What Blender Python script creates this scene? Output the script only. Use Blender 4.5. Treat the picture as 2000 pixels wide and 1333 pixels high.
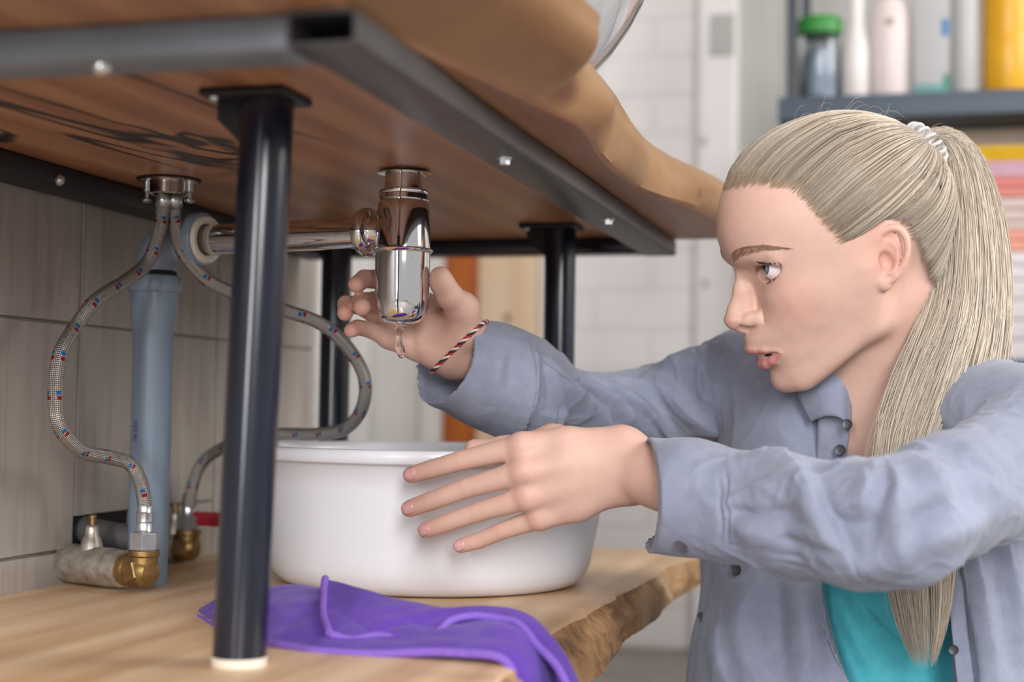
import bpy, bmesh, math, random
import numpy as np
from mathutils import Vector, Matrix
from mathutils.bvhtree import BVHTree

# ------------------------------------------------------------------ camera, light, exposure
scene = bpy.context.scene
COL = scene.collection
for _o in list(bpy.data.objects):
    bpy.data.objects.remove(_o)

cam_data = bpy.data.cameras.new('camera')
cam = bpy.data.objects.new('camera', cam_data)
COL.objects.link(cam)
cam_data.sensor_width = 36.0
cam_data.lens = 2900.0 / 2000.0 * 36.0
cam_data.clip_start = 0.05
_yaw, _pitch, _roll = math.radians(15.2), math.radians(2.6), math.radians(0.9)
_f = Vector((-math.sin(_yaw) * math.cos(_pitch), math.cos(_yaw) * math.cos(_pitch), math.sin(_pitch)))
_r = Vector((math.cos(_yaw), math.sin(_yaw), 0.0))
_u = _r.cross(_f)
_r2 = _r * math.cos(_roll) + _u * math.sin(_roll)
_u2 = -_r * math.sin(_roll) + _u * math.cos(_roll)
cam.matrix_world = Matrix(((_r2.x, _u2.x, -_f.x, 0.0), (_r2.y, _u2.y, -_f.y, 0.0),
                           (_r2.z, _u2.z, -_f.z, 0.507), (0, 0, 0, 1)))
cam_data.dof.use_dof = True
cam_data.dof.focus_distance = 1.19
cam_data.dof.aperture_fstop = 3.6
scene.camera = cam

world = bpy.data.worlds.new('room_daylight')
scene.world = world
world.use_nodes = True
world.node_tree.nodes['Background'].inputs[0].default_value = (1.0, 0.965, 0.95, 1)
world.node_tree.nodes['Background'].inputs[1].default_value = 0.47

def area_light(name, loc, target, sx, sy, power, color=(1, 1, 1)):
    d = bpy.data.lights.new(name, 'AREA')
    d.shape = 'RECTANGLE'; d.size = sx; d.size_y = sy; d.energy = power; d.color = color
    o = bpy.data.objects.new(name, d)
    COL.objects.link(o)
    o.location = loc
    o.rotation_euler = (Vector(target) - Vector(loc)).to_track_quat('-Z', 'Y').to_euler()
    return o
# daylight through the tall window behind the photographer, and the window of the far end of the room
area_light('window_daylight', (-0.55, -2.4, 1.25), (-0.4, 1.2, 0.6), 0.32, 1.9, 50, (0.96, 0.97, 1.0))
area_light('window_daylight', (1.1, -2.1, 1.75), (-0.1, 1.2, 0.6), 1.0, 1.8, 100, (1.0, 0.97, 0.96))
area_light('side_window_daylight', (2.6, 1.6, 1.9), (-0.3, 1.6, 0.6), 1.6, 1.6, 76, (1.0, 0.97, 0.94))

scene.view_settings.view_transform = 'Standard'
scene.view_settings.look = 'None'
scene.view_settings.gamma = 1.0
scene.view_settings.use_curve_mapping = False
scene.view_settings.exposure = 0.16
# ------------------------------------------------------------------ helpers
def lin(h):
    h = h.lstrip('#')
    out = []
    for i in (0, 2, 4):
        c = int(h[i:i + 2], 16) / 255.0
        out.append(c / 12.92 if c <= 0.04045 else ((c + 0.055) / 1.055) ** 2.4)
    return tuple(out) + (1.0,)

class NT:
    """tiny node-tree builder"""
    def __init__(self, name):
        self.m = bpy.data.materials.new(name)
        self.m.use_nodes = True
        self.t = self.m.node_tree
        self.b = self.t.nodes['Principled BSDF']
    def n(self, typ, **kw):
        nd = self.t.nodes.new(typ)
        for k, v in kw.items():
            setattr(nd, k, v)
        return nd
    def put(self, sock, v):
        if hasattr(v, 'is_output') or isinstance(v, bpy.types.NodeSocket):
            self.t.links.new(v, sock)
        else:
            sock.default_value = v
    def coord(self, kind='Object', scale=(1, 1, 1), loc=(0, 0, 0), rot=(0, 0, 0)):
        tc = self.n('ShaderNodeTexCoord')
        mp = self.n('ShaderNodeMapping')
        mp.inputs['Scale'].default_value = scale
        mp.inputs['Location'].default_value = loc
        mp.inputs['Rotation'].default_value = rot
        self.t.links.new(tc.outputs[kind], mp.inputs['Vector'])
        return mp.outputs[0]
    def noise(self, vec, scale=5, detail=3, rough=0.5, dist=0.0):
        nd = self.n('ShaderNodeTexNoise')
        self.put(nd.inputs['Vector'], vec)
        nd.inputs['Scale'].default_value = scale
        nd.inputs['Detail'].default_value = detail
        nd.inputs['Roughness'].default_value = rough
        nd.inputs['Distortion'].default_value = dist
        return nd.outputs[0]
    def ramp(self, fac, stops, interp='LINEAR'):
        nd = self.n('ShaderNodeValToRGB')
        cr = nd.color_ramp
        cr.interpolation = interp
        while len(cr.elements) < len(stops):
            cr.elements.new(0.5)
        for e, (p, c) in zip(cr.elements, stops):
            e.position = p
            e.color = c if not isinstance(c, (int, float)) else (c, c, c, 1)
        self.put(nd.inputs[0], fac)
        return nd.outputs[0]
    def mix(self, fac, a, b, mode='MIX'):
        nd = self.n('ShaderNodeMix', data_type='RGBA', blend_type=mode)
        self.put(nd.inputs[0], fac); self.put(nd.inputs[6], a); self.put(nd.inputs[7], b)
        return nd.outputs[2]
    def math(self, op, a, b=0.0, c=0.0, clamp=False):
        nd = self.n('ShaderNodeMath', operation=op, use_clamp=clamp)
        self.put(nd.inputs[0], a); self.put(nd.inputs[1], b)
        if len(nd.inputs) > 2:
            self.put(nd.inputs[2], c)
        return nd.outputs[0]
    def bump(self, h, strength=0.3, dist=0.001):
        nd = self.n('ShaderNodeBump')
        nd.inputs['Strength'].default_value = strength
        nd.inputs['Distance'].default_value = dist
        self.put(nd.inputs['Height'], h)
        self.t.links.new(nd.outputs[0], self.b.inputs['Normal'])
        return nd.outputs[0]
    def set(self, **kw):
        for k, v in kw.items():
            self.put(self.b.inputs[k.replace('_', ' ')], v)
        return self

def plain(name, col, rough=0.5, metal=0.0, var=0.06, scale=30, bump=0.0, bdist=0.0005, **kw):
    """one colour with slight procedural mottling"""
    t = NT(name)
    c = lin(col) if isinstance(col, str) else col
    v = t.coord()
    n = t.noise(v, scale, 4)
    lo = tuple(max(0, x * (1 - var)) for x in c[:3]) + (1,)
    hi = tuple(min(1, x * (1 + var)) for x in c[:3]) + (1,)
    t.set(Base_Color=t.ramp(n, [(0.3, lo), (0.7, hi)]), Roughness=rough, Metallic=metal)
    if bump:
        t.bump(t.noise(v, scale * 6, 3), bump, bdist)
    for k, x in kw.items():
        t.b.inputs[k.replace('_', ' ')].default_value = x
    return t.m

def wood(name, stops, grain=(14, 1.2, 14), warp=0.25, crack=0.0, rough=0.45, bump=0.12, loc=(0, 0, 0), knots=()):
    t = NT(name)
    v = t.coord(scale=grain, loc=loc)
    big = t.noise(v, 0.55, 3, 0.55, 0.6)
    w = t.mix(warp, v, t.n('ShaderNodeTexNoise').outputs[1], 'ADD')
    nz = [n for n in t.t.nodes if n.type == 'TEX_NOISE'][-1]
    t.t.links.new(v, nz.inputs['Vector']); nz.inputs['Scale'].default_value = 0.7
    fine = t.noise(w, 3.2, 6, 0.6, 0.3)
    ring = t.n('ShaderNodeTexWave', wave_type='BANDS', bands_direction='X')
    t.put(ring.inputs['Vector'], w)
    ring.inputs['Scale'].default_value = 0.55; ring.inputs['Distortion'].default_value = 5.5
    ring.inputs['Detail'].default_value = 3; ring.inputs['Detail Scale'].default_value = 0.8
    f = t.math('ADD', t.math('MULTIPLY', ring.outputs[1], 0.13), t.math('MULTIPLY', fine, 0.52))
    f = t.math('ADD', f, t.math('MULTIPLY', big, 0.55))
    f = t.math('SUBTRACT', f, 0.10, clamp=True)
    col = t.ramp(f, stops)
    if crack:
        cv = t.coord(scale=(9, 1.6, 9), loc=(3.3, 0.4, 0))
        c = t.noise(cv, 0.9, 2.5, 0.5, 1.6)
        line = t.math('ABSOLUTE', t.math('SUBTRACT', c, 0.5))
        m = t.ramp(line, [(0.0, 1), (0.014, 0.9), (0.035, 0)])
        z1 = t.n('ShaderNodeTexGradient', gradient_type='SPHERICAL')
        t.put(z1.inputs[0], t.coord(scale=(5.5, 3.4, 5.5), loc=(0.35, 0.95, -1.9)))
        zone = t.ramp(z1.outputs[0], [(0.05, 0), (0.35, 1)])
        col = t.mix(t.math('MULTIPLY', m, zone), col, lin('#1c1310'))
    for (kx, ky, kz), kr in knots:
        sp_ = t.n('ShaderNodeTexGradient', gradient_type='SPHERICAL')
        kv = t.coord(scale=tuple(1 / q for q in kr), loc=(-kx / kr[0], -ky / kr[1], -kz / kr[2]))
        t.put(sp_.inputs[0], t.mix(0.12, kv, fine, 'ADD'))
        col = t.mix(t.ramp(sp_.outputs[0], [(0.05, 0), (0.5, 0.85)]), col, lin('#5d3220'))
    t.set(Base_Color=col, Roughness=t.ramp(fine, [(0.2, rough - 0.08), (0.8, rough + 0.1)]))
    t.bump(t.math('ADD', fine, ring.outputs[1]), bump, 0.0008)
    return t.m

M = {}
def obj(name, verts, faces, mat, parent=None, smooth=True, label=None):
    me = bpy.data.meshes.new(name)
    if isinstance(verts, np.ndarray) and isinstance(faces, np.ndarray):
        nv, nf, k = len(verts), len(faces), faces.shape[1]
        me.vertices.add(nv); me.vertices.foreach_set('co', verts.astype(np.float32).ravel())
        me.loops.add(nf * k); me.loops.foreach_set('vertex_index', faces.astype(np.int32).ravel())
        me.polygons.add(nf); me.polygons.foreach_set('loop_start', np.arange(0, nf * k, k, dtype=np.int32))
        me.update(calc_edges=True)
        me.validate()
    else:
        me.from_pydata([tuple(v) for v in verts], [], [tuple(f) for f in faces])
        me.update()
    if smooth:
        me.polygons.foreach_set('use_smooth', [True] * len(me.polygons))
    if mat is not None:
        me.materials.append(mat)
    o = bpy.data.objects.new(name, me)
    COL.objects.link(o)
    if parent is not None:
        o.parent = parent
    if label:
        o['label'] = label
    return o

def bm_obj(name, bm, mat, parent=None, smooth=False, label=None, auto=None):
    me = bpy.data.meshes.new(name)
    bmesh.ops.recalc_face_normals(bm, faces=bm.faces)
    bm.to_mesh(me); bm.free()
    if smooth:
        me.polygons.foreach_set('use_smooth', [True] * len(me.polygons))
    if auto is not None:
        me.polygons.foreach_set('use_smooth', [True] * len(me.polygons))
        me.set_sharp_from_angle(angle=math.radians(auto))
    if mat is not None:
        me.materials.append(mat)
    o = bpy.data.objects.new(name, me)
    COL.objects.link(o)
    if parent is not None:
        o.parent = parent
    if label:
        o['label'] = label
    return o

def thing(name, label, cat, group=None, loc=(0, 0, 0)):
    o = bpy.data.objects.new(name, None)
    o.empty_display_size = 0.02
    COL.objects.link(o)
    o.location = loc
    return tag(o, label, cat, group)

def tag(o, label, cat, group=None):
    o['label'] = label; o['category'] = cat
    if group:
        o['group'] = group
    return o

def structure(o, label=None):
    o['kind'] = 'structure'
    if label:
        o['label'] = label
    return o

def local(parent, p):
    return (p[0] - parent.location.x, p[1] - parent.location.y, p[2] - parent.location.z)

def box_bm(lo, hi, bevel=0.0, seg=2, bm=None):
    bm = bm or bmesh.new()
    r = bmesh.ops.create_cube(bm, size=1.0)
    for v in r['verts']:
        v.co = Vector([lo[i] + (v.co[i] + 0.5) * (hi[i] - lo[i]) for i in range(3)])
    if bevel:
        es = {e for v in r['verts'] for e in v.link_edges}
        bmesh.ops.bevel(bm, geom=list(es), offset=bevel, segments=seg, affect='EDGES', profile=0.6)
    return bm

def box(name, lo, hi, mat, parent=None, bevel=0.0, seg=2, label=None):
    if parent is not None and parent.type == 'EMPTY':
        lo, hi = local(parent, lo), local(parent, hi)
    return bm_obj(name, box_bm(lo, hi, bevel, seg), mat, parent, auto=40 if bevel else None, label=label)

def lathe(name, prof, center, mat, parent=None, seg=48, axis='Z', smooth_angle=35, label=None, cap=True):
    """prof = [(r, h)...] along +axis from center (world coordinates)"""
    bm = bmesh.new()
    if parent is not None and parent.type == 'EMPTY':
        center = local(parent, center)
    rot = Matrix.Identity(3) if axis == 'Z' else Vector((0, 0, 1)).rotation_difference(Vector(axis)).to_matrix()
    rings = []
    for r, h in prof:
        if r < 1e-6:
            rings.append([bm.verts.new(Vector(center) + rot @ Vector((0, 0, h)))])
        else:
            rings.append([bm.verts.new(Vector(center) + rot @ Vector((r * math.cos(a), r * math.sin(a), h)))
                          for a in [2 * math.pi * i / seg for i in range(seg)]])
    for a, b in zip(rings, rings[1:]):
        for i in range(seg):
            j = (i + 1) % seg
            if len(a) == 1 and len(b) == 1:
                continue
            if len(a) == 1:
                bm.faces.new((a[0], b[i], b[j]))
            elif len(b) == 1:
                bm.faces.new((a[i], a[j], b[0]))
            else:
                bm.faces.new((a[i], a[j], b[j], b[i]))
    if cap:
        for rg in (rings[0], rings[-1]):
            if len(rg) > 1:
                bm.faces.new(rg)
    return bm_obj(name, bm, mat, parent, auto=smooth_angle, label=label)

def catmull(pts, n):
    P = np.array(pts, float)
    P = np.vstack([2 * P[0] - P[1], P, 2 * P[-1] - P[-2]])
    m = len(P) - 3
    t = np.linspace(0, m, n)
    i = np.minimum(t.astype(int), m - 1)
    u = (t - i)[:, None]
    p0, p1, p2, p3 = P[i], P[i + 1], P[i + 2], P[i + 3]
    return 0.5 * (2 * p1 + (p2 - p0) * u + (2 * p0 - 5 * p1 + 4 * p2 - p3) * u ** 2 + (3 * p1 - p0 - 3 * p2 + p3) * u ** 3)

def resample(P, n):
    P = np.asarray(P, float)
    s = np.r_[0, np.cumsum(np.linalg.norm(np.diff(P, axis=0), axis=1))]
    t = np.linspace(0, s[-1], n)
    return np.stack([np.interp(t, s, P[:, i]) for i in range(P.shape[1])], 1)

def frames(P):
    T = np.gradient(P, axis=0)
    T /= np.linalg.norm(T, axis=1, keepdims=True) + 1e-12
    N = np.zeros_like(P)
    a = np.array([0, 0, 1.0]) if abs(T[0][2]) < 0.9 else np.array([1.0, 0, 0])
    n = a - T[0] * (a @ T[0]); n /= np.linalg.norm(n)
    for i in range(len(P)):
        n = n - T[i] * (n @ T[i]); n /= np.linalg.norm(n) + 1e-12
        N[i] = n
    return T, N, np.cross(T, N)

def tube(name, pts, rad, mat, parent=None, seg=12, n=None, uv=False, label=None, cap=True):
    P = np.array(pts, float)
    if parent is not None and parent.type == 'EMPTY':
        P = P - np.array(parent.location)
    if n:
        P = resample(catmull(P, n * 4), n)
    T, N, B = frames(P)
    rad = np.broadcast_to(np.interp(np.linspace(0, 1, len(P)), np.linspace(0, 1, np.size(rad)), np.atleast_1d(rad)), (len(P),))
    a = np.linspace(0, 2 * np.pi, seg, endpoint=False)
    V = (P[:, None, :] + rad[:, None, None] * (np.cos(a)[None, :, None] * N[:, None, :] + np.sin(a)[None, :, None] * B[:, None, :])).reshape(-1, 3)
    fs = []
    for i in range(len(P) - 1):
        for j in range(seg):
            k = (j + 1) % seg
            fs.append((i * seg + j, i * seg + k, (i + 1) * seg + k, (i + 1) * seg + j))
    nf = len(fs)
    if cap:
        fs.append(tuple(range(seg - 1, -1, -1)))
        fs.append(tuple((len(P) - 1) * seg + j for j in range(seg)))
    o = obj(name, V, fs, mat, parent, True, label)
    if uv:
        s = np.r_[0, np.cumsum(np.linalg.norm(np.diff(P, axis=0), axis=1))]
        lay = o.data.uv_layers.new(name='UVMap')
        buf = np.zeros((len(o.data.loops), 2), np.float32)
        q = 0
        for i in range(len(P) - 1):
            for j in range(seg):
                buf[q:q + 4] = [(j / seg, s[i]), ((j + 1) / seg, s[i]), ((j + 1) / seg, s[i + 1]), (j / seg, s[i + 1])]
                q += 4
        lay.data.foreach_set('uv', buf.ravel())
    return o

def grid_obj(name, V, mat, parent=None, thick=0.0, label=None):
    """V[rows, cols, 3] -> sheet, optionally given thickness (real solid)"""
    r, c, _ = V.shape
    def gf(off, flip):
        i, j = np.meshgrid(np.arange(r - 1), np.arange(c - 1), indexing='ij')
        a = (i * c + j).ravel() + off
        q = np.stack([a, a + 1, a + c + 1, a + c], 1)
        return q[:, ::-1] if flip else q
    if not thick:
        return obj(name, V.reshape(-1, 3), gf(0, False), mat, parent, True, label)
    du = np.gradient(V, axis=0); dv = np.gradient(V, axis=1)
    N = np.cross(dv, du); N /= np.linalg.norm(N, axis=2, keepdims=True) + 1e-12
    W = V - N * thick
    n = r * c
    F = [gf(0, True), gf(n, False)]
    edge = list(range(c)) + [i * c + c - 1 for i in range(1, r)] + [(r - 1) * c + j for j in range(c - 2, -1, -1)] + [i * c for i in range(r - 2, 0, -1)]
    e = np.array(edge); e2 = np.roll(e, -1)
    F.append(np.stack([e, e2, e2 + n, e + n], 1))
    o = obj(name, np.vstack([V.reshape(-1, 3), W.reshape(-1, 3)]), np.vstack(F), mat, parent, True, label)
    return o
# ------------------------------------------------------------------ materials of the place
M['black_steel'] = plain('black_satin_steel', '#121827', 0.2, 0.0, 0.12, 40, 0.0, Specular_IOR_Level=0.6)
M['lit_rail_steel'] = plain('steel_rail_lit', '#7a838d', 0.40, 0.25, 0.12, 25, 0.08)  # same steel as the front rail, colour lightened for its window-lit side
M['shaded_rail_steel'] = plain('steel_rail_shaded', '#4b4a4b', 0.42, 0.3, 0.12, 25, 0.08)  # same steel as the side rail, shade of the front rail put into the colour
M['black_plate'] = plain('black_painted_plate', '#14151c', 0.5, 0.0, 0.1, 40)
M['chrome'] = plain('chrome', '#e3e3e6', 0.045, 1.0, 0.01, 60)
M['chrome_soft'] = plain('nickel', '#b9b0a8', 0.16, 1.0, 0.05, 60)
M['zinc'] = plain('zinc_plated', '#c9cdd2', 0.28, 0.9, 0.1, 90)
M['brass'] = plain('aged_brass', '#8d7146', 0.4, 0.75, 0.35, 120, 0.3)
M['old_chrome'] = plain('limescaled_chrome', '#a59d93', 0.36, 0.6, 0.35, 110, 0.35)
M['grey_pvc'] = plain('grey_drain_plastic', '#7c8ea0', 0.34, 0.0, 0.05, 12)
M['cream_rubber'] = plain('cream_rubber_seal', '#d8d0c0', 0.55, 0.0, 0.05, 60)
M['white_plastic'] = plain('white_enamel_plastic', '#dfe1e8', 0.28, 0.0, 0.015, 8, Subsurface_Weight=0.0)
M['red_plastic'] = plain('red_handle_plastic', '#8e1526', 0.4, 0.0, 0.1, 50)
M['dark_hole'] = plain('dark_wall_opening', '#1b1a1d', 0.9, 0.0, 0.2, 50)
M['ink'] = plain('dark_blue_print', '#26364f', 0.6)
M['wood_top'] = wood('oiled_slab_wood', [(0.2, lin('#634230')), (0.42, lin('#916448')), (0.58, lin('#ab7d5a')), (0.85, lin('#c09873'))], grain=(11, 1.0, 11), crack=1.7, rough=0.4)
M['wood_edge'] = wood('peeled_live_edge_wood', [(0.25, lin('#5f3f29')), (0.38, lin('#865f3b')), (0.58, lin('#9b7650')), (0.85, lin('#b99a76'))], grain=(5, 2.2, 6), rough=0.42, loc=(4, 2, 0),
    knots=(((0.262, -0.232, 0.372), (0.022, 0.040, 0.016)), ((0.290, -0.265, 0.395), (0.012, 0.020, 0.022)), ((0.268, -0.145, 0.368), (0.008, 0.014, 0.012)), ((0.296, 0.235, 0.366), (0.008, 0.016, 0.014))))
M['wood_shelf'] = wood('pale_oiled_shelf_wood', [(0.22, lin('#9c7854')), (0.42, lin('#c4a07a')), (0.58, lin('#d4b592')), (0.85, lin('#e2cbad'))], grain=(12, 1.0, 12), rough=0.4, loc=(7, 1, 0))
M['bark_edge'] = wood('rough_live_edge_bark', [(0.28, lin('#5e432d')), (0.42, lin('#926c46')), (0.56, lin('#b08a62')), (0.85, lin('#cbb398'))], grain=(30, 26, 7), rough=0.6, bump=0.6, loc=(2, 5, 1))
M['pine'] = wood('pale_pine_board', [(0.1, lin('#c99a68')), (0.4, lin('#dab892')), (0.8, lin('#e8d2b8'))], grain=(9, 9, 0.9), rough=0.6)
M['orange_wood'] = wood('orange_varnished_wood', [(0.1, lin('#7a3408')), (0.45, lin('#a85412')), (0.8, lin('#c9781f'))], grain=(8, 8, 0.8), rough=0.35)
M['white_wall'] = plain('whitewashed_brick', '#d9d5d3', 0.85, 0.0, 0.05, 7, 0.35, 0.004)
M['mortar'] = plain('whitewashed_mortar', '#d3cecb', 0.9, 0.0, 0.06, 18, 0.3)
M['grey_wall'] = plain('grey_plaster', '#aaa9a5', 0.85, 0.0, 0.06, 6, 0.2)
M['white_paint'] = plain('white_door_paint', '#d6d2ce', 0.5, 0.0, 0.04, 9)
M['floor'] = plain('worn_concrete_floor', '#8d8780', 0.7, 0.0, 0.22, 9, 0.2)
M['rack'] = plain('blue_grey_rack_board', '#3f4c5a', 0.5, 0.0, 0.1, 14)
M['rack_post'] = plain('dark_rack_post', '#2c333b', 0.5)
M['cardboard'] = plain('brown_panel', '#a8988a', 0.8, 0.0, 0.12, 8)
M['grout'] = plain('pale_tile_grout', '#b8b2aa', 0.9)

def tile_material():
    t = NT('grey_wood_look_tile')
    v = t.coord('Object', (3.0, 26, 2.2), rot=(0.18, 0, 0))
    n = t.noise(v, 1.6, 5, 0.6, 0.8)
    n2 = t.noise(t.coord('Object', (2, 4, 3)), 2.0, 3)
    c = t.ramp(n, [(0.25, lin('#938b85')), (0.5, lin('#a9a29b')), (0.75, lin('#bab3ac'))])
    c = t.mix(t.ramp(n2, [(0.35, 0.0), (0.7, 0.45)]), c, lin('#9d948c'))
    t.set(Base_Color=c, Roughness=0.33)
    t.bump(n, 0.06, 0.001)
    return t.m
M['tile'] = tile_material()

def braid_material():
    t = NT('braided_steel')
    tc = t.n('ShaderNodeTexCoord')
    sp = t.n('ShaderNodeSeparateXYZ')
    t.t.links.new(tc.outputs['UV'], sp.inputs[0])
    u, v = sp.outputs[0], sp.outputs[1]
    vv = t.math('MULTIPLY', v, 330.0)
    a = t.math('SINE', t.math('MULTIPLY', t.math('ADD', t.math('MULTIPLY', u, 12.0), vv), 6.2832))
    b = t.math('SINE', t.math('MULTIPLY', t.math('SUBTRACT', t.math('MULTIPLY', u, 12.0), vv), 6.2832))
    h = t.math('MULTIPLY', a, b)
    col = t.ramp(t.math('ADD', t.math('MULTIPLY', h, 0.5), 0.5), [(0.0, lin('#4a4642')), (0.45, lin('#9b9791')), (1.0, lin('#d9d6d0'))])
    # coloured tracer threads: a red and a blue fleck in every turn of the braid
    ph = t.math('FRACT', t.math('MULTIPLY', v, 33.0))
    ang = t.math('FRACT', t.math('MULTIPLY', u, 4.0))
    def fleck(p0, p1, off):
        m1 = t.math('MULTIPLY', t.math('GREATER_THAN', ph, p0), t.math('LESS_THAN', ph, p1))
        k = t.math('FRACT', t.math('ADD', ang, off))
        m2 = t.math('MULTIPLY', t.math('GREATER_THAN', k, 0.28), t.math('LESS_THAN', k, 0.72))
        return t.math('MULTIPLY', m1, m2)
    col = t.mix(fleck(0.40, 0.50, 0.0), col, lin('#1f6cae'))
    col = t.mix(fleck(0.54, 0.63, 0.12), col, lin('#9c1c2c'))
    t.set(Base_Color=col, Roughness=0.34, Metallic=0.75)
    t.bump(h, 0.6, 0.0006)
    return t.m
M['braid'] = braid_material()

# ------------------------------------------------------------------ the room
floor = structure(box('floor', (-2.6, -2.6, -0.05), (2.6, 3.3, 0.0), M['floor']), 'worn grey concrete floor')
# tiled partition wall behind the washstand; every tile is its own piece
wl = structure(box('wall_left', (-0.84, 0.1, 0.0), (-0.727, 1.7245, 2.2), M['grout']), 'wall of grey wood-look tiles')
for zi, (z0, z1) in enumerate(((-0.024, 0.376), (0.376, 0.576), (0.576, 0.976), (0.976, 1.376), (1.376, 1.776))):
    if zi == 0:
        z0 = 0.002
    for k in range(6):
        y0 = 0.092 + 0.272 * k
        if zi == 1 and k == 4:
            continue
        if zi == 0 and k == 4:
            continue
        box('tile', (-0.7275, y0 + 0.0012, z0 + 0.001), (-0.722, y0 + 0.2708, z1 - 0.001), M['tile'], wl, 0.0008, 1)
y0 = 0.092 + 0.272 * 4
box('tile', (-0.7275, y0 + 0.0012, 0.405), (-0.722, y0 + 0.2708, 0.575), M['tile'], wl, 0.0008, 1)
box('tile', (-0.7275, y0 + 0.10, 0.345), (-0.722, y0 + 0.2708, 0.403), M['tile'], wl, 0.0008, 1)
box('tile', (-0.7275, y0 + 0.0012, 0.002), (-0.722, y0 + 0.2708, 0.343), M['tile'], wl, 0.0008, 1)
box('pipe_opening', (-0.7272, y0 + 0.002, 0.346), (-0.7262, y0 + 0.0995, 0.404), M['dark_hole'], wl)

wb = structure(box('wall_back', (-0.80, 3.17, 0.0), (2.6, 3.30, 2.6), M['mortar']), 'whitewashed brick back wall')
random.seed(5)
_bm = {}
for r in range(20):
    z0 = 0.004 + r * 0.085
    off = 0.0 if r % 2 else 0.125
    for k in range(-1, 3):
        xa, xb = max(-0.797, -0.80 + off + k * 0.25 + 0.004), min(-0.447, -0.80 + off + k * 0.25 + 0.246)
        if xb - xa < 0.03:
            continue
        dy = random.uniform(0.0, 0.0015)
        box('brick', (xa, 3.1665 + dy, z0), (xb, 3.172, z0 + 0.081), M['white_wall'], wb, 0.0015, 1)
pil = structure(box('wall_pier', (-0.447, 3.10, 0.0), (-0.362, 3.18, 2.6), M['white_wall'], None, 0.012, 3), 'white plastered pier of the back wall')
box('plaster_patch', (-0.420, 3.0975, 1.255), (-0.368, 3.101, 1.345), M['grey_wall'], pil, 0.0015)
for hx, hz in ((-0.432, 1.075), (-0.425, 0.775)):
    lathe('nail_hole', [(0, 0), (0.008, 0), (0.009, 0.001)], (hx, 3.0995, hz), M['grey_wall'], pil, 12, (0, -1, 0))
rec = structure(box('wall_recess', (-0.362, 3.14, 0.0), (2.6, 3.18, 2.6), M['grey_wall']), 'grey plaster wall behind the rack')
d1 = structure(box('door_1', (-1.62, 3.17, 0.0), (-1.06, 3.21, 2.1), M['white_paint'], None, 0.003), 'white panelled door')
for xa, xb in ((-1.60, -1.46), (-1.44, -1.30), (-1.285, -1.19), (-1.18, -1.075)):
    box('door_panel', (xa, 3.160, 0.08), (xb, 3.172, 2.0), M['white_paint'], d1, 0.005)
structure(box('trim_1', (-1.060, 3.13, 0.0), (-1.013, 3.21, 2.2), M['white_paint'], None, 0.004), 'white door jamb')
structure(box('trim_2', (-1.013, 3.15, 0.0), (-0.931, 3.21, 2.2), M['orange_wood'], None, 0.004), 'orange varnished wood post')
t3 = structure(box('trim_3', (-0.931, 3.14, 0.0), (-0.80, 3.21, 2.2), M['pine'], None, 0.003), 'pale pine board')
lathe('knot', [(0.0, -0.0012), (0.006, -0.0012), (0.0085, 0.0), (0.0085, 0.002)], (-0.8648, 3.14, 0.7055), plain('wood_knot', '#6b5a48', 0.6), t3, 16, (0, 1, 0))

# ------------------------------------------------------------------ washstand: slab, tube frame, legs
ZT, ZS = 0.701, 0.347
ws = thing('washstand', 'washstand with thick live-edge wooden top on a black steel tube frame with round legs', 'washstand', loc=(-0.49, 1.17, 0.347))
# front live edge, (y, x at the underside, x at the upper side, bulge)
edge = np.array([(0.40, -0.285, -0.215, .012), (0.60, -0.272, -0.200, .014), (0.74, -0.262, -0.196, .016), (0.83, -0.246, -0.190, .018),
                 (0.885, -0.236, -0.186, .02), (0.915, -0.232, -0.196, .012), (0.935, -0.229, -0.211, .002), (0.96, -0.223, -0.216, .004), (0.99, -0.219, -0.220, .010),
                 (1.03, -0.222, -0.220, .013), (1.06, -0.226, -0.2205, .010), (1.115, -0.232, -0.2225, .003), (1.16, -0.234, -0.226, .005), (1.22, -0.2345, -0.230, .007), (1.29, -0.233, -0.2325, .006),
                 (1.34, -0.222, -0.230, .004), (1.39, -0.205, -0.224, .010), (1.44, -0.199, -0.214, .014), (1.51, -0.193, -0.200, .010), (1.60, -0.188, -0.190, .012), (1.665, -0.190, -0.188, .01)])
yy = np.linspace(0.40, 1.665, 150)
eb = np.stack([np.interp(yy, edge[:, 0], edge[:, i]) for i in range(4)], 1)
for i in (1, 2, 3):
    eb[2:-2, i] = np.convolve(eb[:, i], [.1, .2, .4, .2, .1], 'same')[2:-2]
XB = -0.716
prof = []
rng = np.random.RandomState(3)
wob = np.convolve(rng.randn(150), np.ones(9) / 9, 'same') * 0.002
for i in range(150):
    y, xb, xt, bl = eb[i]
    row = [(XB, y, ZT)]
    for k in range(1, 9):
        row.append((XB + (xb - 0.004 - XB) * k / 8, y, ZT))
    row.append((xb, y, ZT + 0.0025))
    for k in range(1, 8):
        s = k / 8
        row.append((xb + (xt - xb) * s + bl * math.sin(math.pi * min(1, s * 1.05)) + wob[i] * s, y, ZT + 0.0025 + 0.045 * s))
    row.append((xt, y, ZT + 0.0475))
    row.append((xt - 0.005, y, ZT + 0.050))
    for k in range(1, 5):
        row.append((xt - 0.005 + (XB - xt + 0.005) * k / 4, y, ZT + 0.050))
    prof.append(row)
V = np.array(prof) - np.array(ws.location)
r, c, _ = V.shape
fs, mi = [], []
for i in range(r - 1):
    for j in range(c):
        k = (j + 1) % c
        fs.append((i * c + j, i * c + k, (i + 1) * c + k, (i + 1) * c + j)); mi.append(1 if 9 <= j <= 17 else 0)
fs.append(tuple(range(c))); mi.append(1)
fs.append(tuple((r - 1) * c + j for j in range(c - 1, -1, -1))); mi.append(1)
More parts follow.
